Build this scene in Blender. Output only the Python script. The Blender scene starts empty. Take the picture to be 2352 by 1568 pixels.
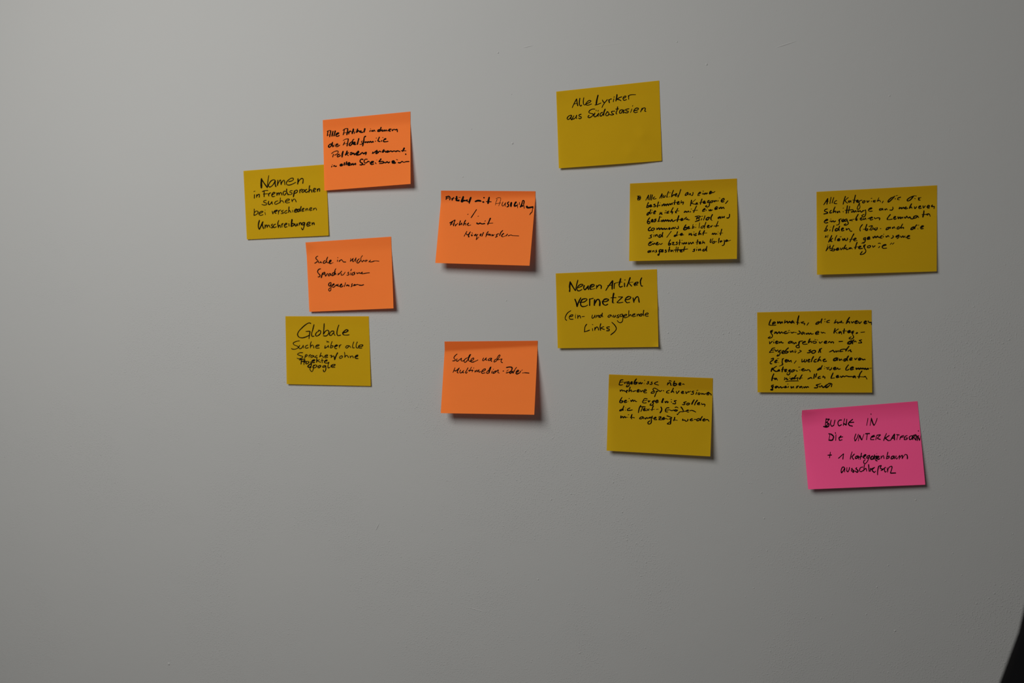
import bpy, bmesh, math, random
from mathutils import Vector, Matrix, noise

C = bpy.context.scene.collection
SC = bpy.context.scene

# ------------------------------------------------------------------ camera
CAM_H, CAM_D = 1.25, 0.70                     # eye height, distance to the wall (wall face is y = 0)
FPX = 1600.0                                  # focal length in pixels of the 2352 px wide frame
YAW, PITCH, ROLL = math.radians(-13.02), math.radians(-2.75), math.radians(0.08)

def rot3(y, p, r):
    Ry = Matrix(((math.cos(y), 0, math.sin(y)), (0, 1, 0), (-math.sin(y), 0, math.cos(y))))
    Rx = Matrix(((1, 0, 0), (0, math.cos(p), -math.sin(p)), (0, math.sin(p), math.cos(p))))
    Rz = Matrix(((math.cos(r), -math.sin(r), 0), (math.sin(r), math.cos(r), 0), (0, 0, 1)))
    return Ry @ Rx @ Rz                       # axes: x right, y down, z into the wall
R3 = rot3(YAW, PITCH, ROLL)
def to_world(v): return Vector((v[0], v[2], -v[1]))
CAM = Vector((0, -CAM_D, CAM_H))
cam_data = bpy.data.cameras.new('camera'); cam = bpy.data.objects.new('camera', cam_data); C.objects.link(cam)
rx, ry, rz = (to_world(R3.col[i]) for i in range(3))
cam.matrix_world = Matrix(((rx[0], -ry[0], -rz[0], CAM[0]), (rx[1], -ry[1], -rz[1], CAM[1]),
                           (rx[2], -ry[2], -rz[2], CAM[2]), (0, 0, 0, 1)))
cam_data.sensor_width = 36.0; cam_data.lens = 36.0 * FPX / 2352.0
cam_data.clip_start = 0.01
cam_data.dof.use_dof = True; cam_data.dof.focus_distance = 0.68; cam_data.dof.aperture_fstop = 5.0
SC.camera = cam

# ------------------------------------------------------------------ light
w = bpy.data.worlds.new('room_light'); SC.world = w; w.use_nodes = True
w.node_tree.nodes['Background'].inputs[0].default_value = (1.0, 0.985, 0.96, 1)
w.node_tree.nodes['Background'].inputs[1].default_value = 0.105
ld = bpy.data.lights.new('daylight', 'AREA'); ld.shape = 'RECTANGLE'; ld.size = 0.60; ld.size_y = 0.60
ld.energy = 18.5; ld.color = (1.0, 0.998, 0.985)
lo = bpy.data.objects.new('daylight', ld); C.objects.link(lo)
lo.location = (-0.64, -1.03, CAM_H + 0.62)
lo.rotation_euler = (Vector((-0.20, 0, CAM_H - 1.05)) - lo.location).to_track_quat('-Z', 'Y').to_euler()

SC.view_settings.view_transform = 'Standard'; SC.view_settings.look = 'None'
SC.view_settings.gamma = 1; SC.view_settings.use_curve_mapping = False
SC.view_settings.exposure = 0.0

# ------------------------------------------------------------------ helpers
def tag(o, label=None, cat=None, group=None, kind=None):
    if label: o['label'] = label
    if cat: o['category'] = cat
    if group: o['group'] = group
    if kind: o['kind'] = kind
    return o
def obj(name, bm, m, parent=None, smooth=True):
    me = bpy.data.meshes.new(name); bm.to_mesh(me); bm.free()
    if smooth:
        for p in me.polygons: p.use_smooth = True
    me.materials.append(m)
    o = bpy.data.objects.new(name, me); C.objects.link(o)
    if parent: o.parent = parent; o.matrix_parent_inverse = Matrix.Translation(-parent.location)
    return o
def ray(px, py):
    return to_world(R3 @ Vector(((px - 1176.0) / FPX, (py - 784.0) / FPX, 1.0)))
def on_wall(px, py, h=0.0):
    """the point a height h in front of the wall that the photograph shows at (px, py)"""
    d = ray(px, py); t = (CAM_D - h) / d.y
    return CAM + d * t
def add_box(bm, c, s, bev=0.0, seg=2):
    r = bmesh.ops.create_cube(bm, size=1.0)
    bmesh.ops.scale(bm, vec=s, verts=r['verts']); bmesh.ops.translate(bm, vec=c, verts=r['verts'])
    if bev:
        es = list({e for v in r['verts'] for e in v.link_edges})
        bmesh.ops.bevel(bm, geom=es, offset=bev, segments=seg, affect='EDGES', profile=0.6)
def add_cyl(bm, a, b, r1, r2=None, n=24):
    a, b = Vector(a), Vector(b); r2 = r1 if r2 is None else r2; d = b - a
    r = bmesh.ops.create_cone(bm, cap_ends=True, segments=n, radius1=r1, radius2=r2, depth=d.length)
    M = Matrix.Translation((a + b) / 2) @ d.to_track_quat('Z', 'Y').to_matrix().to_4x4()
    bmesh.ops.transform(bm, matrix=M, verts=r['verts'])

# ------------------------------------------------------------------ materials
def new_mat(name):
    m = bpy.data.materials.new(name); m.use_nodes = True; nt = m.node_tree; nt.nodes.clear()
    out = nt.nodes.new('ShaderNodeOutputMaterial'); return m, nt, out
def plain(name, col, rough=0.7, spec=0.3, bump=0.0, scale=200):
    m, nt, out = new_mat(name)
    b = nt.nodes.new('ShaderNodeBsdfPrincipled'); b.inputs['Base Color'].default_value = (*col, 1)
    b.inputs['Roughness'].default_value = rough; b.inputs['Specular IOR Level'].default_value = spec
    if bump:
        tc = nt.nodes.new('ShaderNodeTexCoord'); n = nt.nodes.new('ShaderNodeTexNoise'); n.inputs['Scale'].default_value = scale
        bp = nt.nodes.new('ShaderNodeBump'); bp.inputs['Distance'].default_value = bump; bp.inputs['Strength'].default_value = 0.6
        nt.links.new(tc.outputs['Object'], n.inputs['Vector']); nt.links.new(n.outputs['Fac'], bp.inputs['Height'])
        nt.links.new(bp.outputs['Normal'], b.inputs['Normal'])
    nt.links.new(b.outputs[0], out.inputs[0]); return m

def wall_material():
    m, nt, out = new_mat('painted_plaster'); N = nt.nodes.new; L = nt.links.new
    def math_(op, a, b=None, clamp=False):
        n = N('ShaderNodeMath'); n.operation = op; n.use_clamp = clamp
        for i, v in enumerate((a, b)):
            if v is None: continue
            if isinstance(v, (int, float)): n.inputs[i].default_value = v
            else: L(v, n.inputs[i])
        return n.outputs[0]
    def mapr(v, a, b, c=0.0, d=1.0):
        n = N('ShaderNodeMapRange'); n.interpolation_type = 'SMOOTHSTEP'
        L(v, n.inputs['Value'])
        for k, x in zip(('From Min', 'From Max', 'To Min', 'To Max'), (a, b, c, d)): n.inputs[k].default_value = x
        return n.outputs['Result']
    tc = N('ShaderNodeTexCoord').outputs['Object']
    def noise_(scale, detail=2.0, rough=0.5):
        n = N('ShaderNodeTexNoise'); n.inputs['Scale'].default_value = scale; n.inputs['Detail'].default_value = detail
        n.inputs['Roughness'].default_value = rough; L(tc, n.inputs['Vector']); return n.outputs['Fac']
    sep = N('ShaderNodeSeparateXYZ'); L(tc, sep.inputs[0])
    # the lower part of the wall is roller-stippled, the upper part smoother
    low = mapr(sep.outputs['Z'], CAM_H + 0.22, CAM_H - 0.10, 0.16, 1.0)
    patch = mapr(noise_(7.0, 3.0, 0.6), 0.40, 0.62, 0.18, 1.0)
    mask = math_('MULTIPLY', low, patch)
    grain = noise_(620.0, 2.5, 0.6)
    blobs = mapr(noise_(760.0, 1.0), 0.55, 0.72)
    vo = N('ShaderNodeTexVoronoi'); vo.inputs['Scale'].default_value = 210.0; L(tc, vo.inputs['Vector'])
    sepc = N('ShaderNodeSeparateColor'); L(vo.outputs['Color'], sepc.inputs[0])
    nub = math_('MULTIPLY', mapr(vo.outputs['Distance'], 0.20, 0.03), mapr(sepc.outputs[0], 0.80, 0.95))
    trowel = noise_(22.0, 3.0, 0.55)
    h = math_('MULTIPLY', grain, 0.30)
    h = math_('ADD', h, math_('MULTIPLY', blobs, 0.42))
    h = math_('ADD', h, math_('MULTIPLY', nub, 0.9))
    h = math_('MULTIPLY', h, mask)
    h = math_('ADD', h, math_('MULTIPLY', trowel, 0.8))
    bp = N('ShaderNodeBump'); bp.inputs['Distance'].default_value = 0.00032; bp.inputs['Strength'].default_value = 1.0
    L(h, bp.inputs['Height'])
    ramp = N('ShaderNodeMix'); ramp.data_type = 'RGBA'
    ramp.inputs[6].default_value = (0.333, 0.332, 0.322, 1); ramp.inputs[7].default_value = (0.343, 0.339, 0.326, 1)
    L(noise_(9.0, 4.0, 0.6), ramp.inputs[0])
    b = N('ShaderNodeBsdfPrincipled'); b.inputs['Roughness'].default_value = 0.85
    b.inputs['Specular IOR Level'].default_value = 0.12
    L(ramp.outputs[2], b.inputs['Base Color']); L(bp.outputs['Normal'], b.inputs['Normal']); L(b.outputs[0], out.inputs[0])
    return m

def paper_material(name, col, shaded, trans, mix=0.38):
    m, nt, out = new_mat(name); N = nt.nodes.new; L = nt.links.new
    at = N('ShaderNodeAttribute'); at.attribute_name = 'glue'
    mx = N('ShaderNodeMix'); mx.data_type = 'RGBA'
    mx.inputs[6].default_value = (*col, 1); mx.inputs[7].default_value = (*shaded, 1)
    L(at.outputs['Fac'], mx.inputs[0])  # top strip darker: shading above the fold is painted into the colour
    tc = N('ShaderNodeTexCoord'); n = N('ShaderNodeTexNoise'); n.inputs['Scale'].default_value = 900; n.inputs['Detail'].default_value = 3
    L(tc.outputs['Object'], n.inputs['Vector'])
    bp = N('ShaderNodeBump'); bp.inputs['Distance'].default_value = 0.00004; bp.inputs['Strength'].default_value = 0.5
    L(n.outputs['Fac'], bp.inputs['Height'])
    d = N('ShaderNodeBsdfDiffuse'); t = N('ShaderNodeBsdfTranslucent'); s = N('ShaderNodeMixShader')
    t.inputs['Color'].default_value = (*trans, 1)
    L(mx.outputs[2], d.inputs['Color']); L(bp.outputs['Normal'], d.inputs['Normal'])
    s.inputs[0].default_value = mix
    L(d.outputs[0], s.inputs[1]); L(t.outputs[0], s.inputs[2]); L(s.outputs[0], out.inputs[0])
    return m

M_WALL = wall_material()
M_PAPER = {  # per paper: sheet colour, painted shade of the top strip, transmitted colour
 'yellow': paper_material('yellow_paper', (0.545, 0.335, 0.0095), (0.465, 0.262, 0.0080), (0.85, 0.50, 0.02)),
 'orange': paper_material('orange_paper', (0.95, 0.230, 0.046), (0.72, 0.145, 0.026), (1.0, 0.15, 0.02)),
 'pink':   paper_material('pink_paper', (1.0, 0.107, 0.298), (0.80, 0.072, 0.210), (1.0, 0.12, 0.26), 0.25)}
M_INK = plain('black_marker_ink', (0.0045, 0.0038, 0.0036), 1.0, 0.0)

# ------------------------------------------------------------------ room
def build_wall():
    bm = bmesh.new()
    add_box(bm, (-0.3, 0.06, 1.4), (6.0, 0.12, 2.8))
    rng = random.Random(4)
    def nub(px, py, r, h, stretch=(1, 1), ang=0.0):
        c = on_wall(px, py); n = 10
        top = bm.verts.new(c + Vector((0, -h, 0))); rings = []
        for k, (f, g) in enumerate(((0.5, 0.72), (1.0, -0.3))):
            ring = []
            for i in range(n):
                a = 2 * math.pi * i / n
                x, z = r * f * stretch[0] * math.cos(a), r * f * stretch[1] * math.sin(a)
                x, z = x * math.cos(ang) - z * math.sin(ang), x * math.sin(ang) + z * math.cos(ang)
                ring.append(bm.verts.new(c + Vector((x, -h * g, z))))
            rings.append(ring)
        for i in range(n):
            j = (i + 1) % n
            bm.faces.new((top, rings[0][j], rings[0][i]))
            bm.faces.new((rings[0][i], rings[0][j], rings[1][j], rings[1][i]))
    for px, py, r, h in ((1144, 121, 1.3, .5), (1177, 329, 1.5, .6), (1623, 148, 1.3, .5), (388, 1524, 2.0, .8), (1083, 296, .8, .3),
                         (1063, 406, .9, .35), (1175, 216, .8, .3), (1555, 96, 1.0, .35), (393, 1094, .7, .4), (1236, 1330, 1.0, .5),
                         (1266, 1147, 1.0, .4), (1165, 1315, .8, .4), (1015, 1215, .9, .4), (894, 1242, .9, .4), (1208, 1345, .8, .35),
                         (1135, 1448, .8, .4), (1222, 1515, .7, .35), (1755, 1190, 1.0, .4), (1749, 1131, .9, .4), (2056, 1448, 1.1, .5),
                         (2014, 1348, .9, .4), (1731, 1350, .8, .35), (1762, 1264, .9, .35), (2040, 1298, .8, .35), (1886, 1420, .8, .35),
                         (1990, 1410, .8, .35), (2103, 1148, .9, .35), (2043, 220, 1.0, .3), (1590, 360, .8, .3), (1163, 690, .9, .4)):
        nub(px, py, r / 1000, h / 1000)
    nub(867, 1209, .0008, .0004, (8, 1), math.radians(64))            # short scratches and ridges in the plaster
    nub(1212, 107, .0008, .0003, (9, 1), math.radians(6))
    nub(1395, 103, .0007, .00009, (40, 1), math.radians(2))
    nub(1805, 102, .0009, .0003, (14, 1), math.radians(14))
    nub(2329, 1508, .0006, .0004, (1, 5), math.radians(8))
    nub(2223, 1449, .0008, .0002, (3, 1), math.radians(-60))
    nub(1095, 1400, .0007, .0002, (22, 1), math.radians(-10))
    for _ in range(260):                                              # roller nubs, denser at the lower right
        px, py = rng.uniform(900, 2340), rng.uniform(1000, 1560)
        if 1840 < px < 2130 and py < 1130: continue
        if 1390 < px < 1640 and py < 1050: continue
        nub(px, py, rng.uniform(.35, .75) / 1000, rng.uniform(.12, .3) / 1000)
    for _ in range(120):
        px, py = rng.uniform(860, 1000), rng.uniform(700, 1000)
        nub(px, py, rng.uniform(.4, .75) / 1000, rng.uniform(.14, .32) / 1000)
    bmesh.ops.recalc_face_normals(bm, faces=[f for f in bm.faces if len(f.verts) == 4 and f.calc_area() > 0.1])
    o = obj('wall_back', bm, M_WALL, smooth=False)
    for p in o.data.polygons: p.use_smooth = p.area < 0.001
    tag(o, 'off-white painted plaster wall with stippled roller texture', 'wall', kind='structure')
build_wall()
bm = bmesh.new(); add_box(bm, (-0.3, -1.5, -0.05), (6.0, 3.0, 0.1))
tag(obj('floor', bm, plain('grey_carpet', (0.16, 0.15, 0.14), 0.95, 0.05, 0.002, 500), smooth=False),
    'grey carpet floor below the wall', 'floor', kind='structure')

# ------------------------------------------------------------------ sticky notes
def catmull(pts, sub=5):
    if len(pts) < 3: return [Vector(p) for p in pts]
    P = [Vector(p) for p in pts]
    closed_ = (P[0] - P[-1]).length < 1e-6
    ext = [P[-2] if closed_ else P[0] * 2 - P[1]] + P + [P[1] if closed_ else P[-1] * 2 - P[-2]]
    out = []
    for i in range(1, len(ext) - 2):
        p0, p1, p2, p3 = ext[i - 1:i + 3]
        t0 = 0.0; t1 = t0 + max((p1 - p0).length, 1e-3) ** 0.5; t2 = t1 + max((p2 - p1).length, 1e-3) ** 0.5
        t3 = t2 + max((p3 - p2).length, 1e-3) ** 0.5
        for k in range(sub):
            t = t1 + (t2 - t1) * k / sub
            a1 = p0 * ((t1 - t) / (t1 - t0)) + p1 * ((t - t0) / (t1 - t0))
            a2 = p1 * ((t2 - t) / (t2 - t1)) + p2 * ((t - t1) / (t2 - t1))
            a3 = p2 * ((t3 - t) / (t3 - t2)) + p3 * ((t - t2) / (t3 - t2))
            b1 = a1 * ((t2 - t) / (t2 - t0)) + a2 * ((t - t0) / (t2 - t0))
            b2 = a2 * ((t3 - t) / (t3 - t1)) + a3 * ((t - t1) / (t3 - t1))
            out.append(b1 * ((t2 - t) / (t2 - t1)) + b2 * ((t - t1) / (t2 - t1)))
    out.append(P[-1])
    return out

class Sheet:
    """a sheet of paper stuck down along its top edge: rows give the left and right edge points from top to bottom"""
    def __init__(s, rows, lift, glue=(0.14, 0.14), power=1.25, curls=(), base=0.0004, seed=0, wr=0.00022, bow=0.0, gk=0.3, gs=0.1):
        s.gk, s.gs = gk, gs  # strength and softness of the shade painted above the fold
        s.rows, s.lift, s.glue, s.power, s.curls, s.base, s.seed, s.wr, s.bow = rows, lift, glue, power, curls, base, seed, wr, bow
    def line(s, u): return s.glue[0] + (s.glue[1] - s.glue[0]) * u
    def height(s, u, v):
        g = s.line(u); l = s.lift[0] + (s.lift[1] - s.lift[0]) * u + s.bow * 4 * u * (1 - u)
        f = max(0.0, (v - g) / (1 - g)); e = 0.06
        f = (f * f / (2 * e) if f < e else f - e / 2) / (1 - e / 2)
        h = s.base + l * f ** s.power
        for cu, cv, rad, amt in s.curls:
            d = math.hypot((u - cu) * 1.33, v - cv)
            if d < rad: h += amt * (1 - d / rad) ** 2
        h += s.wr * (noise.noise(Vector((u * 2.6 + s.seed * 7, v * 2.2, s.seed))) * 0.7 + 0.3 * noise.noise(Vector((u * 6, v * 5, s.seed * 3)))) * (0.25 + min(1, max(0, v - g) * 2))
        return max(h, s.base * 0.6)
    def pixel(s, u, v):
        for (v0, l0, r0), (v1, l1, r1) in zip(s.rows, s.rows[1:]):
            if v <= v1 or (v1, l1, r1) == s.rows[-1]:
                k = (v - v0) / (v1 - v0)
                l = (l0[0] + (l1[0] - l0[0]) * k, l0[1] + (l1[1] - l0[1]) * k)
                r = (r0[0] + (r1[0] - r0[0]) * k, r0[1] + (r1[1] - r0[1]) * k)
                return l[0] + (r[0] - l[0]) * u, l[1] + (r[1] - l[1]) * u
    def uv(s, px, py):
        u, v = 0.5, 0.5
        for _ in range(12):
            x, y = s.pixel(u, v); e = 1e-3
            xu, yu = s.pixel(u + e, v); xv, yv = s.pixel(u, v + e)
            a, b, c, d = (xu - x) / e, (xv - x) / e, (yu - y) / e, (yv - y) / e
            det = a * d - b * c; ex, ey = px - x, py - y
            u += (d * ex - b * ey) / det; v += (a * ey - c * ex) / det
            u = min(1.2, max(-.2, u)); v = min(1.2, max(-.2, v))
        return u, v
    def point(s, u, v, up=0.0):
        return on_wall(*s.pixel(u, v), s.height(u, v) + up)

def build_note(colour, sheet, label, origin, lines):
    NU, NV = 44, 56
    top = sheet.point(0.5, 0.0)
    root = bpy.data.objects.new('sticky_note', None); C.objects.link(root)
    root.location = top; root.empty_display_size = 0.02
    tag(root, label, 'sticky note', 'sticky notes on the wall')
    bm = bmesh.new(); F = []
    vs = [j / NV for j in range(NV + 1)]
    for v in vs: F.append([bm.verts.new(sheet.point(i / NU, v)) for i in range(NU + 1)])
    for j in range(NV):
        for i in range(NU): bm.faces.new((F[j][i], F[j + 1][i], F[j + 1][i + 1], F[j][i + 1]))
    glue = []  # painted shade per vertex, strongest above the fold line
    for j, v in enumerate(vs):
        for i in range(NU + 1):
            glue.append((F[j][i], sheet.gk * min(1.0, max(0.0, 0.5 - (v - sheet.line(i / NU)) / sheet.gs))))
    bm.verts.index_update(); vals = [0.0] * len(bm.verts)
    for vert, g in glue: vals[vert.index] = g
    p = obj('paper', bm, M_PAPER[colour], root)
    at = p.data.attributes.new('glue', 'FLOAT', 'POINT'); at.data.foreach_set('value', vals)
    for text, width, strokes in lines:
        build_writing(sheet, root, origin, text, width, strokes)
    return root

def build_writing(sheet, root, origin, text, width, strokes):
    bm = bmesh.new(); rng = random.Random(text)
    for s in strokes.split(';'):
        s = s.strip()
        if not s: continue
        wd = width
        toks = s.split()
        if toks[0][0] == '@': wd = float(toks[0][1:]); toks = toks[1:]
        wd *= 0.93
        pts = [tuple(float(c) for c in t.split(',')) for t in toks]
        if len(pts) == 1: pts = [pts[0], (pts[0][0] + 3, pts[0][1] - 1)]
        # sharp turns of the pen stay sharp: smooth only between them
        path, run = [], [pts[0]]
        for i in range(1, len(pts)):
            run.append(pts[i])
            if i < len(pts) - 1:
                d0 = Vector(pts[i]) - Vector(pts[i - 1]); d1 = Vector(pts[i + 1]) - Vector(pts[i])
                if d0.length > 6 and d1.length > 6 and d0.angle(d1) > math.radians(138):
                    path += catmull(run); run = [pts[i]]
        path += catmull(run)
        # evenly thin out nearly coincident samples
        q = [path[0]]
        for a in path[1:]:
            if (a - q[-1]).length > 1.5: q.append(a)
        if len(q) < 2: q.append(q[0] + Vector((2, 0)))
        n = len(q); half = wd / 2; ph = rng.uniform(0, 6)
        L, Rr = [], []
        for i, a in enumerate(q):
            t = (q[min(i + 1, n - 1)] - q[max(i - 1, 0)])
            if t.length < 1e-6: t = Vector((1, 0))
            t.normalize(); nn = Vector((-t.y, t.x))
            k = half * (1 + 0.10 * math.sin(ph + i * 0.5))
            if i == 0 or i == n - 1: k *= 0.8
            L.append(a + nn * k); Rr.append(a - nn * k)
        t0 = (q[1] - q[0]).normalized(); t1 = (q[-1] - q[-2]).normalized()
        loopL = [q[0] - t0 * half * 0.55] ; loopR = [q[-1] + t1 * half * 0.55]
        def V(p):
            u, v = sheet.uv(origin[0] + p.x / 8.0, origin[1] + p.y / 8.0)
            u = min(1.0, max(0.0, u)); v = min(1.0, max(0.0, v))
            return bm.verts.new(sheet.point(u, v, 0.00012))
        vl = [V(p) for p in L]; vr = [V(p) for p in Rr]; a0 = V(loopL[0]); a1 = V(loopR[0])
        def face(*vv):
            try: bm.faces.new(vv)
            except ValueError: pass
        for i in range(n - 1): face(vl[i], vl[i + 1], vr[i + 1], vr[i])
        face(a0, vl[0], vr[0]); face(a1, vr[-1], vl[-1])
    for f in bm.faces:
        f.normal_update()
        if f.normal.y > 0: f.normal_flip()
    o = obj('handwritten_line', bm, M_INK, root, smooth=False)
    o['label'] = text
    return o

#<NOTES
def rows(o, *rr):
    return [(v, (o[0] + l[0] / 8, o[1] + l[1] / 8), (o[0] + r[0] / 8, o[1] + r[1] / 8)) for v, l, r in rr]

# every stroke of the handwriting: "@pen-width x,y x,y ..." in eighths of a pixel from the note's origin
O = (520, 365)
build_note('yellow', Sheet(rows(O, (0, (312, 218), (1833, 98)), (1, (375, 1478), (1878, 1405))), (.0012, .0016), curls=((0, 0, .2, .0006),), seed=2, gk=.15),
 'small yellow sticky note headed Namen, right edge tucked under an orange note', O, [
 ('black handwriting reading Namen', 22, """@34 645,357 641,440 643,535; @24 642,365 700,455 755,528; @16 779,300 762,400 754,530; @20 895,390 865,382 825,400 790,445 772,490 795,515 840,490 878,440 898,395; @24 898,395 896,450 908,512;
 @20 945,385 940,440 938,490; @18 940,470 962,425 990,385 1000,400 1000,440 1006,475; @18 1006,460 1030,410 1055,388 1068,405 1070,445 1075,478; @18 1140,415 1195,405 1232,375 1222,352 1180,358 1130,395 1100,440 1115,473 1160,478 1225,455 1275,428; @24 1315,358 1314,410 1309,465; @20 1312,435 1345,385 1385,357 1408,368 1408,410 1402,452"""),
 ('black handwriting reading in Fremdsprachen', 19, """@14 500,600 528,588; @26 516,652 513,722; @22 556,652 553,708; 555,690 580,655 605,650 607,680 601,705; @26 692,590 692,695; @18 658,600 700,582 764,578; @18 675,645 755,637; 770,632 774,655 781,684; 776,655 795,628 817,620;
 835,660 868,642 893,622 872,612 845,632 831,665 848,692 890,682; @22 925,618 928,672; 930,655 955,620 965,628 968,665; 968,650 993,615 1006,622 1022,668; 1092,596 1062,590 1043,620 1048,655 1068,664 1098,625; @22 1108,548 1106,600 1135,662; @16 1215,582 1175,585 1165,612 1203,622 1200,645 1165,655 1130,648;
 @24 1250,580 1240,640 1230,698; 1248,602 1285,572 1308,585 1295,612 1255,632; @22 1350,562 1348,625; 1350,595 1372,560 1396,557; 1432,560 1398,572 1385,600 1404,615 1434,580; 1436,565 1446,610; 1482,556 1455,570 1448,600 1470,612 1505,592; @20 1530,485 1520,550 1516,618; 1518,595 1546,560 1560,570 1572,615; 1595,582 1625,567 1638,545 1615,540 1595,565 1602,602 1640,598; @22 1668,548 1672,600; 1672,580 1696,545 1712,546 1712,598"""),
 ('black handwriting reading suchen', 17, """735,758 690,768 685,790 735,812 738,835 692,847 648,832; @22 780,772 768,812 785,838 820,812 838,782; 836,778 838,812 850,835; 950,768 905,783 885,815 903,832 950,815 990,792; 992,712 988,770 985,810; 985,790 1015,765 1035,775 1055,808; 1088,776 1135,765 1160,745 1132,735 1092,758 1083,790 1110,806 1165,796; 1195,738 1212,790; 1208,775 1235,738 1256,738 1285,792"""),
 ('black handwriting reading bei verschiedenen', 17, """512,915 511,980 505,1038; 508,990 545,957 580,965 576,995 545,1022 505,1038; 603,1000 650,985 672,965 640,962 605,985 598,1015 630,1036 676,1020; 708,975 716,1028; @18 710,936 712,942; @22 840,955 852,1010; 852,1010 872,968 890,945; @20 885,970 920,960 935,942 912,940 892,965 892,990 916,996; @20 957,945 954,1015; 955,985 970,948 1002,935; 1052,940 1017,955 1015,970 1045,980 1040,997 1000,1003; 1115,942 1080,960 1068,985 1090,996 1122,980; @20 1150,875 1146,930 1142,988; 1142,972 1160,946 1170,956 1186,984; 1215,937 1219,978; @12 1223,893 1227,897;
 @20 1250,956 1285,940 1297,922 1275,920 1252,945 1257,975 1302,970; @24 1352,920 1320,926 1305,955 1320,968 1356,938; @20 1374,868 1360,920 1361,965; 1385,940 1415,926 1427,908 1405,908 1386,930 1391,960 1432,950; 1455,912 1460,955; 1460,940 1480,908 1490,913 1501,950; 1530,925 1560,915 1566,897 1545,894 1528,920 1536,947 1576,936; @15 1600,902 1598,945; @15 1600,930 1630,900 1645,906 1655,942"""),
 ('black handwriting reading Umschreibungen', 20, """@24 608,1122 592,1180 588,1250 604,1293; @26 606,1293 640,1220 672,1150; @22 669,1150 662,1220 685,1283; @22 710,1205 708,1275; @17 710,1260 735,1212 745,1215 748,1262; @17 748,1255 775,1212 786,1220 800,1258; 855,1195 830,1206 832,1225 855,1240 850,1258 815,1262; 905,1195 870,1215 862,1245 880,1260 920,1242; 962,1125 945,1180 956,1265; 955,1248 975,1217 986,1222 995,1262; 1015,1190 1021,1255; 1018,1222 1030,1192 1046,1182; 1068,1216 1105,1200 1109,1182 1085,1185 1064,1215 1076,1252 1120,1242; 1145,1182 1151,1235; @12 1149,1138 1152,1142;
 @30 1206,1108 1196,1180 1192,1242; 1192,1242 1235,1217 1238,1187 1215,1185 1195,1208; 1260,1185 1262,1222 1276,1235 1300,1187; 1300,1182 1311,1230; 1335,1172 1336,1220; 1336,1205 1356,1167 1370,1172 1378,1215; 1440,1165 1402,1172 1390,1203 1410,1212 1441,1170; 1441,1168 1422,1255 1402,1300 1390,1290 1378,1260; 1480,1207 1530,1187 1537,1163 1502,1165 1475,1200 1486,1232 1546,1216; 1570,1167 1575,1215; 1575,1200 1600,1170 1612,1177 1613,1210"""),
 ])

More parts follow.
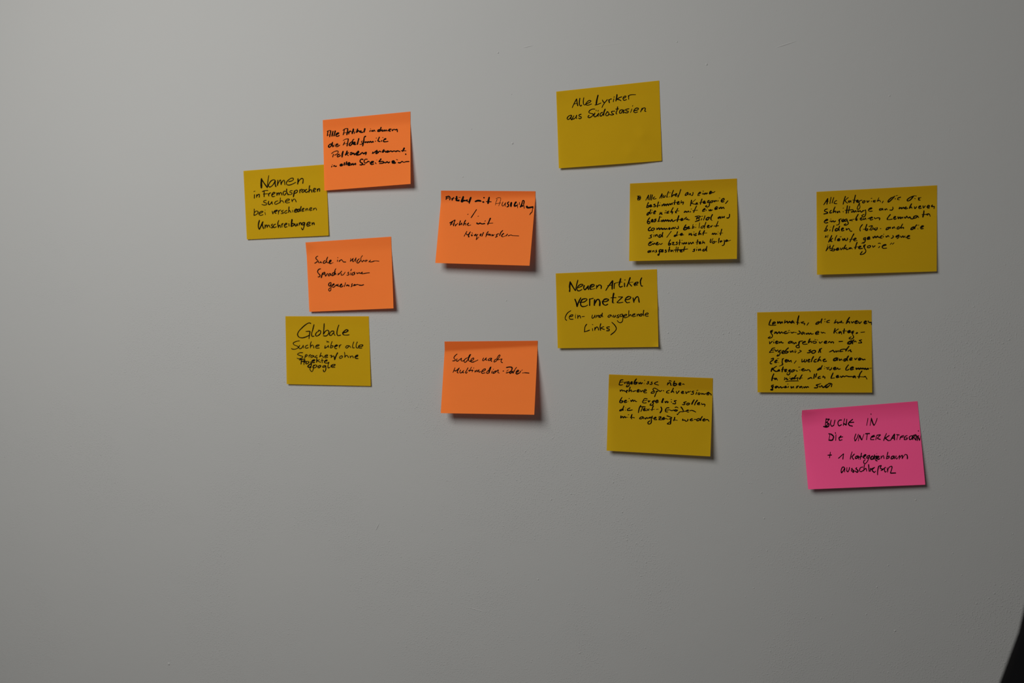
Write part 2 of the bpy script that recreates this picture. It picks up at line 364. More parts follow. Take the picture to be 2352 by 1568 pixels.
O = (700, 250)
build_note('orange', Sheet(rows(O, (0, (330, 205), (1940, 48)), (1, (362, 1500), (1944, 1378))), (.0036, .0082), power=1.0, seed=1, gk=.35),
 'topmost orange sticky note, filled with four bold lines, overlapping the Namen note', O, [
 ('bold black handwriting reading Alle Artikel in denen', 24, """@14 408,418 440,398 478,396; @18 430,405 420,450 413,500; 476,396 470,450 455,515; @13 422,484 478,465; @26 520,405 508,455 498,505; @28 562,400 548,450 535,500; @20 572,482 612,457 626,440 602,440 573,468 573,498 605,502 638,485; @15 698,396 740,366 786,356; @26 788,358 785,420 770,478; @20 728,375 718,430 705,480; @13 720,442 782,430; 805,420 808,466; 808,448 830,408 848,412; @32 895,365 882,420 868,458; @18 848,425 905,412; @10 927,386 937,383; @24 920,420 906,455; @28 972,365 960,400 948,435; @26 950,435 985,402 1000,408 1008,428; @24 1000,425 1040,398 1022,430 1070,428; @32 1105,358 1098,390 1086,428;
 @12 1203,366 1214,361; @24 1206,390 1192,420; @20 1225,416 1240,392 1250,414 1275,390 1292,414; @26 1388,380 1352,388 1342,412 1370,412 1392,382; @26 1404,336 1390,375 1386,412; @24 1400,395 1430,382 1416,405 1445,408; @22 1440,410 1460,386 1470,408 1495,386 1507,408; @22 1522,400 1560,388 1582,368 1552,376 1545,402 1575,412; @22 1600,372 1606,405; @18 1605,405 1640,374 1665,388; @24 1664,386 1695,377 1700,424"""),
 ('bold black handwriting reading die Adelsfamilie', 24, """500,640 455,655 435,690 450,706 488,672 505,640; @26 512,610 502,650 518,700; @24 535,668 530,688; @20 540,650 545,648; @18 568,672 610,655 602,638 570,660 568,688 598,692 645,662; @14 703,582 750,556 804,548; @24 802,550 788,620 775,685; @18 735,602 718,640 702,668; @14 713,646 786,630; 872,600 838,622 815,662 830,676 868,640 888,600; @20 908,556 888,566 872,610 886,650; 895,640 926,625 920,610 900,625 900,652 940,652; @28 995,540 980,590 964,655; @15 1058,586 1040,606 1058,628 1045,646 1008,654; @26 1122,500 1095,518 1085,580 1063,684;
 @28 1100,612 1112,600 1108,622; @26 1110,620 1130,606 1150,618 1165,602 1190,614 1205,598 1228,614 1250,598 1260,614; @18 1308,538 1320,533; @24 1302,588 1294,598; @24 1372,515 1352,560 1346,588 1386,600; 1416,578 1406,600; @14 1425,528 1442,524; @22 1448,572 1490,552 1482,545 1452,568 1446,598 1482,603 1533,595"""),
 ('bold black handwriting reading Pelkoven vorkommt', 26, """@16 490,822 530,790 590,772 615,780 600,820 545,852; @24 527,830 512,885; @20 608,848 645,834 622,834 595,862 602,882 658,854; @32 705,775 690,830 685,888; @30 780,770 760,820 745,852; @26 760,832 805,802; @26 768,832 802,858; @26 832,812 855,802 872,815 845,842 828,830; @26 870,830 900,812 912,842 955,802; @26 955,835 992,792 985,778 960,800 950,845 1012,838; @26 1010,840 1060,802 1078,828; @26 1076,828 1130,798 1116,845;
 @24 1250,788 1240,825 1300,782 1332,758; @24 1300,822 1330,782 1346,800 1312,826; @22 1346,810 1372,777 1402,790; @28 1458,745 1432,780 1424,800; @24 1430,800 1470,772 1492,800; @24 1490,796 1522,770 1546,780 1510,800; @24 1546,790 1580,772 1605,784 1642,772 1672,782 1705,770 1752,785; @32 1830,715 1812,750 1792,782; @18 1768,767 1862,770; @34 1848,832 1862,833"""),
 ('bold black handwriting reading in allen Schreibweisen', 24, """@14 502,1026 512,1022; @22 500,1046 490,1070; @22 525,1055 545,1042 560,1058 586,1048; @26 690,1012 652,1025 652,1045 685,1037 692,1014 692,1045; @34 732,985 722,1035; @32 770,968 757,1030; @26 785,1020 830,1002 815,986 786,1015 800,1035 842,1030; @24 850,1002 856,1030 886,1002 892,1030 932,1000 932,1030; @24 1074,932 1042,922 1016,950 1026,982 1062,1000 1052,1025 1008,1027; @20 1152,924 1110,926 1090,960 1096,990; @22 1045,1002 1080,1024 1108,1016; @22 1100,992 1130,990 1168,962 1190,976; @26 1205,1000 1250,982 1260,966 1226,970 1206,1000 1226,1020 1268,1010; @24 1292,985 1312,1008; @8 1310,942 1330,938;
 @30 1402,915 1378,950 1362,972; @24 1362,974 1440,967 1445,990 1368,1004; @26 1450,978 1482,990 1512,972 1540,990 1562,970; @36 1600,978 1628,958 1645,968 1612,988; @26 1602,992 1650,998 1672,985; @20 1682,928 1706,938; @24 1712,985 1750,990 1790,960; @20 1790,962 1815,980 1858,970 1920,966"""),
 ])

O = (660, 535)
build_note('orange', Sheet(rows(O, (0, (333, 172), (1905, 66)), (.2, (356, 425), (1915, 330)), (1, (404, 1447), (1950, 1383))), (.0028, .0066), curls=((0, 0, .22, .002),), seed=3, gk=.25),
 'orange sticky note with three thin cursive lines, directly above the Globale note', O, [
 ('black handwriting reading Suche in mehreren', 18, """562,422 530,440 525,470 555,502 542,530 500,556; @15 575,512 568,540 590,545 616,522; @15 616,520 615,545 636,540; 698,500 666,525 660,553 682,555 716,522; 742,438 720,490 724,545; 726,480 742,440; @20 735,542 765,545 805,502 790,496 770,530 776,558 806,560; @13 800,560 845,540; @22 924,455 928,448; 922,492 917,524; 956,500 950,526; 950,526 985,492 1000,494 1028,532; @22 1028,532 1074,532; @16 1166,462 1154,522; 1154,522 1212,462; 1205,475 1196,518 1216,525; 1216,525 1264,452; 1260,462 1250,526; 1324,470 1290,502 1278,545 1300,550 1342,505; @14 1380,412 1352,455 1350,500; @18 1350,500 1375,532; 1375,532 1402,502 1416,512; 1420,522 1450,488 1440,530; @20 1450,512 1472,498; 1495,532 1528,496; 1508,528 1545,530 1600,512; @14 1600,512 1640,512 1686,518"""),
 ('black handwriting reading Sprachversionen', 18, """@20 614,656 580,665 554,710 575,745 600,775 590,802 562,806; @24 650,728 635,770 622,824; @16 640,762 680,716 684,745 655,765; 690,720 700,792 730,752 745,742; 792,740 760,755 752,782 770,786 796,746; 795,745 802,784; @20 848,722 825,750 820,780 845,776 880,702; @16 892,652 872,690 860,740 864,776; 864,766 886,737 890,768; 936,735 928,772; 928,772 970,732 1000,696; @15 995,737 986,770 1020,770 1064,716; 1132,715 1110,735 1130,750 1124,770 1090,775; @20 1178,660 1164,695; 1170,725 1155,772; 1240,715 1197,735 1184,768 1224,764 1246,732 1222,745; 1276,722 1282,746 1325,722; 1325,726 1332,746; 1332,746 1382,716 1360,745 1402,745; @18 1400,745 1452,735 1512,730"""),
 ('black handwriting reading gemeinsam', 18, """@20 800,906 770,920 758,955 775,976 802,940; @17 802,908 800,990 796,1048 775,1066 758,1048 770,1020 785,1008; 826,962 860,947 856,930 830,950 820,983 845,996 872,978 905,945; 905,945 905,972; 905,972 935,936; 932,940 930,976 956,976; @20 956,976 1000,947 996,935 970,960 970,988 1000,987 1026,965; @15 1068,906 1056,958 1044,986; 1090,950 1084,976; 1088,972 1112,950 1116,972; 1120,970 1136,952 1130,984; 1196,926 1180,955 1192,965 1168,990; 1246,940 1220,955 1218,970 1252,946; @17 1240,966 1282,945 1320,955; @22 1320,955 1362,960 1404,948"""),
 ])

O = (610, 710)
build_note('yellow', Sheet(rows(O, (0, (363, 127), (1895, 128)), (1, (388, 1375), (1932, 1410))), (.0022, .0016), seed=4, gk=.15),
 'yellow sticky note headed Globale, lowest in the left column', O, [
 ('black handwriting reading Globale', 20, """834,262 800,250 740,280 660,350 600,420 588,470 612,510 665,525 740,508 815,470; @18 738,408 780,406 816,402; @20 816,402 806,470 797,542; 890,278 868,370 848,440 850,490 868,500 892,490; 978,402 938,425 918,465 930,492 970,480 1008,440 1012,400 985,387 965,386; 1076,260 1070,370 1060,465; 1062,460 1100,402 1140,385 1163,408 1148,460 1110,490 1058,486; 1252,402 1215,402 1180,440 1175,472 1200,482 1246,432; @18 1256,402 1256,450 1276,482; 1346,286 1322,360 1310,440 1325,482 1382,475; @24 1410,432 1482,418 1514,392 1490,375 1445,402 1418,448 1442,475; @17 1438,474 1490,475 1540,468"""),
 ('black handwriting reading Suche ueber alle', 17, """625,580 570,588 508,622 520,650 590,682 597,705 545,732 490,730 472,718; 628,660 610,700 628,726 668,705 694,656; 692,660 697,716; 780,657 745,670 726,700 745,716 790,702; 840,590 825,640 824,715; 825,690 855,657 875,666 886,716; 920,682 970,672 986,656 950,655 920,680 926,710 990,712; @22 1096,667 1086,716; 1086,720 1140,682 1152,662; 1152,660 1158,705; @13 1114,582 1134,590 1126,610; @13 1128,606 1156,592 1162,615; 1222,590 1205,640 1188,708; 1190,712 1226,700 1242,672 1205,672; @22 1265,690 1322,664 1305,655 1272,680 1268,708; 1268,708 1282,722 1312,722; 1352,656 1355,712; 1355,692 1372,657 1392,650; 1530,667 1490,672 1470,700 1490,713 1540,672; 1540,667 1566,706; 1622,596 1602,650 1602,706 1636,706; 1686,596 1666,650 1670,706 1704,711; @19 1704,686 1770,682 1787,658 1742,655 1710,680 1720,710 1772,713"""),
 ('black handwriting reading Sprachen / ohne', 17, """686,798 625,800 585,828 640,852 686,872 662,895 612,910 576,896; 732,835 716,908; 725,852 755,832 766,850 720,880; 795,842 800,885; 800,862 816,837 832,836; 872,845 840,852 830,880 852,885 884,852 890,876 906,880; 950,846 922,860 920,885 956,882; 1022,796 1005,840 990,880; 992,872 1030,852 1045,862 1066,892; 1085,867 1130,857 1142,840 1112,840 1085,866 1092,890 1146,880; 1180,852 1212,846 1202,890; 1204,886 1246,857 1256,865 1266,928; @26 1324,796 1292,860 1266,928; 1397,860 1367,866 1358,895 1385,900 1415,872 1402,856 1382,858; 1450,786 1456,840 1456,888; 1456,872 1490,846 1505,856 1526,890; 1550,852 1556,895; 1556,880 1590,857 1602,866 1611,895; @20 1640,876 1690,862 1696,842 1666,850 1640,880 1656,900 1704,906"""),
 ('black handwriting reading Projekte, crammed between the lines', 20, """618,932 680,917 722,926 702,950 646,966; @22 662,928 650,1010; 702,950 706,1020; 706,986 726,957 746,956; 772,956 746,970 742,1000 766,1000 796,972 780,956; 826,962 840,1000 835,1048; @14 828,914 832,918; @22 845,952 890,946 906,930 880,930 852,950 856,976 906,976; @24 942,900 936,976; 940,946 992,924; 950,946 1012,976; @22 1036,905 1041,986; @17 1014,946 1066,936; 1085,956 1126,946 1126,930 1096,940 1080,970 1100,986 1150,984 1165,970"""),
 ('black handwriting of the bottom word, overlapping the line above', 18, """@24 836,1000 800,1020 778,1050 795,1068 838,1045; @16 840,1062 812,1090 828,1128 850,1146 872,1115 882,1060; 905,1032 872,1050 876,1076 910,1072 942,1038 918,1022 885,1032; 876,1050 882,1020; @20 1010,1030 985,1036 962,1058 970,1076 1000,1062 1015,1036 990,1032; 1102,1030 1060,1042 1048,1064 1072,1067 1106,1036; 1106,1034 1106,1100 1088,1144 1070,1146 1058,1108; 1166,972 1146,1030 1150,1076 1188,1064; @19 1195,1048 1262,1036 1278,1015 1240,1015 1202,1040 1215,1064 1276,1064"""),
 ])

O = (970, 430)
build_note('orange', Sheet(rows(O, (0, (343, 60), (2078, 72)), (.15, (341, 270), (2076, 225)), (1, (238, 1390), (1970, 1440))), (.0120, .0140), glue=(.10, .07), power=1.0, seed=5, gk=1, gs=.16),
 'orange sticky note with one very bold first line, bottom curling off the wall', O, [
 ('very bold black handwriting reading Artikel mit, with a thin word after it', 34, """@22 428,176 490,166 510,195 500,235; @26 445,180 436,225; @22 445,200 488,194; @28 542,202 548,242; @28 550,222 578,186; @36 632,165 622,245; @24 600,208 650,204; @14 668,186 702,184; @30 640,238 680,236; @16 630,252 682,254; @36 755,168 735,225 712,262; @34 720,270 765,242 790,248; @36 790,244 832,232; @28 812,250 850,268; @36 893,182 872,240 860,282; @24 858,285 866,298;
 @34 968,262 1022,244 1076,248; @34 1020,250 1080,255; @32 1124,190 1142,191; @36 1108,268 1132,272; @36 1230,180 1216,240 1206,300; @24 1172,262 1268,266; @9 1350,210 1400,190 1438,198 1436,240 1420,290 1403,345; @9 1376,212 1355,270 1340,330; @12 1350,302 1445,285; @13 1482,265 1463,325 1480,345 1532,280; @13 1532,276 1522,330 1526,352; @24 1592,266 1565,288 1578,315 1585,345 1552,360; @36 1638,275 1628,320 1628,355; @34 1690,345 1700,300 1726,268; @30 1690,350 1742,332; @16 1746,300 1750,380; @18 1786,275 1780,320; @30 1800,365 1830,300; @22 1830,300 1848,242 1868,250 1860,320; @34 1812,348 1850,338; @18 1862,320 1872,388;
 @38 1916,345 1932,372 2025,362; @30 2030,350 2032,385; @14 2026,390 2018,440 2005,470; @24 2000,465 1978,495; @12 1985,490 1970,508"""),
 ('thin black marks reading ./.', 14, """828,500 845,491; @18 998,405 948,480 895,560; 1018,535 1036,528"""),
 ('black handwriting reading Artikel mit', 20, """@17 500,656 550,626 602,598; 602,600 585,650 570,710; 560,632 530,662 515,698; @13 518,682 595,668; @24 612,680 606,714; 610,702 652,660; @22 700,610 686,660 676,698; 690,694 726,652; 726,660 726,694; @22 796,602 770,650 757,700; 760,682 800,657; 792,657 802,700; 820,682 856,652 832,680 840,705; @15 840,706 892,690; @24 1008,648 1002,664 1030,672 1060,657 1092,672 1152,664; @15 1146,624 1162,612; @24 1252,565 1232,610 1200,688; @28 1236,578 1258,568; @14 1190,664 1298,656"""),
 ('black handwriting reading Maengelbaustein', 18, """@15 820,806 795,850 766,902; @17 806,850 830,876 885,814; @19 882,815 856,870 848,910 866,904; @20 910,835 922,845; @20 892,878 916,876 905,900 920,880; 952,870 950,894 986,856; 986,856 986,896 1022,862; @22 1005,905 990,965; @14 990,965 1042,910; @20 1056,890 1086,852 1062,868 1072,895; @20 1126,826 1110,860 1092,900; @17 1214,810 1182,850 1166,912; 1180,882 1216,847 1210,882; 1216,882 1240,857 1240,892 1266,862 1266,895 1292,862 1292,892 1322,866; 1402,850 1356,876 1378,895; @24 1378,897 1342,918; @20 1480,790 1442,830 1418,890; @20 1455,882 1502,845 1482,855 1455,895 1480,910; @14 1478,910 1540,888; @20 1566,857 1536,894; @16 1572,892 1632,876 1652,886; @18 1650,886 1774,893"""),
 ])

O = (980, 775)
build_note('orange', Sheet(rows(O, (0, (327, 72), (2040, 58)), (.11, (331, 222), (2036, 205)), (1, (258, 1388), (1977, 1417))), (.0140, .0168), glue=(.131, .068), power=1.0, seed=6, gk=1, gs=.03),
 'lowest orange sticky note, two written lines near its creased top, bottom half blank', O, [
 ('black handwriting reading Suche nach', 17, """562,300 525,330 500,375 528,408 515,425; @24 515,424 476,428; 560,387 545,425 562,435 602,406 642,376; 640,382 632,420 652,431 684,420; 752,370 712,390 685,428 700,456 740,428 782,362 810,306 790,320 765,370 772,420; @22 772,425 800,440; 800,432 860,402 862,376 826,390 806,430; @22 806,436 830,450 872,445; @16 870,445 945,410; @15 1046,370 1028,422 1042,425 1096,370; 1096,370 1085,410 1110,415; 1192,376 1150,386 1130,415 1150,422 1196,382; @20 1196,378 1182,420 1196,440; @15 1292,390 1252,410 1235,448 1260,442 1312,390 1350,322 1332,322 1290,380; @24 1290,388 1312,410; 1312,408 1386,390; 1386,390 1366,430 1376,455 1398,460"""),
 ('black handwriting reading Multimedia-Dateien', 17, """@14 520,550 502,600 482,642; @18 505,602 532,612 600,556; 600,556 570,610 560,640 586,650; 622,592 608,640 628,650 684,600; 682,600 662,630 668,646 686,640; 760,552 735,600 714,640 726,656 748,630; @13 826,540 796,590 780,626; @24 768,606 850,598; @14 868,552 860,565; @16 852,602 832,632; @22 892,605 888,636; 890,632 926,592; 926,597 922,632; 924,632 962,588; 964,590 952,625 966,634 990,620; 1014,626 1076,596 1078,576 1042,585 1008,628 1016,655 1078,645; 1142,600 1106,630 1106,655 1136,652 1162,602 1182,536 1166,550 1142,610 1152,650; 1206,610 1192,655; @12 1220,590 1232,576; 1278,610 1232,630 1215,655 1242,652 1312,590; 1318,592 1305,640; @20 1305,640 1336,654; @20 1398,618 1418,611; @24 1462,550 1530,540 1568,552 1562,600; @16 1562,600 1522,630 1462,652; @20 1458,652 1480,640; @12 1502,590 1466,620; @20 1560,612 1525,642 1532,660 1562,640 1578,612 1582,656; @15 1652,545 1612,600 1592,655; @13 1576,622 1626,612; @18 1640,642 1692,612 1682,597 1652,620 1636,655; @24 1636,656 1660,667 1700,650; 1730,612 1706,656; @12 1762,590 1742,606; @16 1756,652 1800,645; @22 1800,645 1882,653"""),
 ])

O = (1250, 180)
build_note('yellow', Sheet(rows(O, (0, (220, 242), (2112, 38)), (1, (268, 1652), (2160, 1512))), (.0024, .0012), bow=.0016, curls=((0, 0, .15, .0008), (.82, .66, .16, .0007), (.70, .86, .14, .0005)), wr=.0005, seed=7, gk=.1),
 'topmost yellow sticky note, two written lines and a mostly blank lower half', O, [
 ('black handwriting reading Alle Lyriker', 17, """512,540 550,460 594,374; @22 594,374 605,450 616,506; 538,472 612,455; @20 656,360 645,430 650,488 670,506 688,488; 728,350 718,420 726,478 745,486 768,470; 770,466 840,437 857,412 826,405 780,440 765,475 792,492 872,468; @28 990,305 970,380 955,472; @17 930,488 980,478 1045,450; @20 1066,392 1086,430 1105,446; 1162,386 1112,445 1075,500; @22 1080,490 1060,535; @22 1186,387 1190,420 1198,450; 1190,407 1212,382 1240,377; 1280,372 1268,432; @18 1288,333 1278,350; @24 1337,292 1332,340 1316,418; @17 1338,378 1384,352 1430,335; @20 1330,382 1380,392 1412,411; 1448,366 1495,346 1500,326 1470,330 1446,370 1466,402 1517,385; @20 1545,312 1552,385; @15 1550,347 1562,312 1604,300 1682,298"""),
 ('black handwriting reading aus Suedostasien', 18, """500,672 452,690 420,735 435,755 470,737 506,682; @22 504,680 490,730 502,757 530,735; 545,682 522,735 540,746 576,717 597,672; 597,676 586,720 600,741; @18 682,656 637,675 642,695 677,706 677,730 652,741 630,726; 932,563 880,565 826,600 822,628 875,647 902,657 882,690 832,720 803,712 810,690 828,678; @20 932,632 912,690 930,706 970,682 1002,636; 1002,642 988,690 994,700; @16 956,578 950,600; @16 994,583 987,605; @20 1075,622 1037,640 1025,685 1050,690 1086,642; @24 1120,560 1098,620 1090,684; 1166,612 1132,650 1136,682 1166,682 1188,647 1168,612 1150,612; 1302,600 1237,610 1246,640 1277,656 1252,670 1190,664; @20 1350,518 1336,590 1320,638 1335,656; @16 1310,566 1350,558 1370,562; 1442,572 1397,585 1382,635 1407,640 1446,582; @22 1468,575 1456,610 1448,640; 1560,555 1492,575 1512,596 1546,606 1532,630 1465,625; 1612,560 1585,628; @16 1628,495 1618,512; 1648,592 1716,577 1732,552 1692,545 1655,575 1646,612 1670,628 1717,615; @22 1800,545 1770,616; 1785,587 1826,542 1856,547 1850,602 1872,605"""),
 ])

O = (1250, 612)
build_note('yellow', Sheet(rows(O, (0, (210, 125), (2070, 48)), (1, (248, 1500), (2098, 1475))), (.0034, .0032), curls=((1, 1, .10, .0016), (1, .5, .12, .0006)), seed=9, gk=.2),
 'yellow sticky note headed Neuen Artikel vernetzen in large bold letters', O, [
 ('black handwriting reading Neuen Artikel', 22, """@28 478,275 466,370 470,410 465,462; @26 478,285 520,360 570,440; @20 618,246 592,350 574,445; @20 618,388 685,360 710,332 680,325 632,350 602,400 610,438 640,446 695,420; @24 736,342 725,395 745,426 785,385 810,348; @24 810,352 806,400 818,425; @20 835,382 905,362 920,338 890,325; @30 888,328 850,352 838,400 860,418; @17 860,420 935,402; @24 962,342 960,408; 964,385 1000,342 1032,340 1048,360 1042,410;
 @22 1130,440 1180,360 1256,256; @28 1258,256 1250,340 1248,418; @17 1160,352 1258,335; @26 1290,305 1282,406; @14 1284,330 1310,302 1362,294; @28 1405,215 1390,280 1372,345; @22 1374,348 1395,376 1440,360; @13 1360,282 1432,285; @26 1474,300 1475,372; @22 1476,246 1490,242; @26 1580,198 1552,280 1517,370; @14 1548,290 1635,286; @20 1555,300 1580,332 1610,362; @20 1640,322 1700,320 1726,288 1695,285; @26 1690,288 1658,320 1660,350; @17 1660,352 1718,338; @24 1792,202 1766,270 1774,335; @20 1774,335 1790,358 1812,356"""),
 ('bold black handwriting reading vernetzen', 24, """@28 562,596 588,660 606,738; @24 604,738 630,655 674,570; @20 648,655 690,656 740,646 786,602 760,585; @26 757,588 702,602 672,650 668,700; @26 668,700 690,730 720,736; @18 720,736 760,728 800,705; @28 836,590 834,718; @17 822,607 850,595 905,580; @38 925,605 920,715; @26 928,680 972,606 1005,602; @30 1005,605 1022,650 1018,722; @22 1060,645 1140,640 1182,610 1152,590; @28 1150,592 1102,605 1074,650 1085,692; @22 1085,694 1130,710 1170,688; @30 1278,486 1262,570 1256,665; @16 1256,668 1285,668; @16 1220,575 1270,570 1325,572; @18 1360,556 1442,556; @20 1442,556 1382,612 1335,658; @17 1335,662 1380,665 1452,654; @20 1490,612 1570,592 1592,562 1552,545; @26 1550,547 1502,580 1486,630; @26 1486,630 1520,665; @20 1520,666 1572,656; @28 1632,572 1647,658; @22 1645,640 1682,572 1715,550 1735,580; @24 1735,580 1738,620 1746,660"""),
 ('black handwriting reading (ein- und ausgehende', 17, """490,808 430,850 388,925 388,965 415,990; 465,922 520,907 527,886 490,890 460,925 470,962 535,966; 572,892 576,950; @15 578,874 582,880; @19 616,888 615,955; 618,932 650,897 660,917 670,950; 690,920 740,915; 886,886 875,935 890,950 926,912 932,892; 930,887 938,942; @19 962,890 963,935; 963,922 992,892 1000,902 1001,935; @20 1052,887 1022,897 1010,925 1030,931 1062,892; @19 1068,850 1062,892 1076,926; 1226,887 1192,892 1170,920 1190,931 1232,892; 1232,890 1252,926; 1275,887 1268,920 1285,931 1306,897; 1306,887 1312,926; 1378,882 1342,897 1337,907 1372,922 1362,936 1325,935; 1442,872 1402,882 1390,915 1420,916 1446,882; 1446,880 1446,950 1432,1010 1400,1030 1365,1020 1342,990; 1465,912 1505,897 1517,882 1487,880 1460,910 1476,938 1546,920; 1556,805 1551,870 1556,920; 1556,907 1586,882 1602,916; 1625,897 1660,882 1667,867 1642,870 1620,895 1632,921 1682,906; @20 1706,872 1706,914; 1706,902 1736,872 1746,911; @20 1802,867 1766,877 1755,905 1785,906 1806,872; @20 1830,798 1822,850 1830,906; 1860,882 1906,872 1907,854 1877,855 1855,885 1872,911 1914,908"""),
 ('black handwriting reading Links)', 19, """782,1055 750,1105 740,1190; @18 732,1200 780,1187 836,1165; 886,1135 891,1180; @17 880,1062 898,1070; @22 930,1117 929,1172; 930,1152 966,1107 986,1122 1000,1170; @21 1040,1045 1025,1110 1036,1174; 1038,1127 1096,1100; @22 1042,1132 1106,1156; @20 1202,1105 1150,1116 1156,1136 1196,1152 1190,1175 1142,1177; @19 1240,1020 1300,1082 1325,1138 1298,1190 1220,1255"""),
 ])

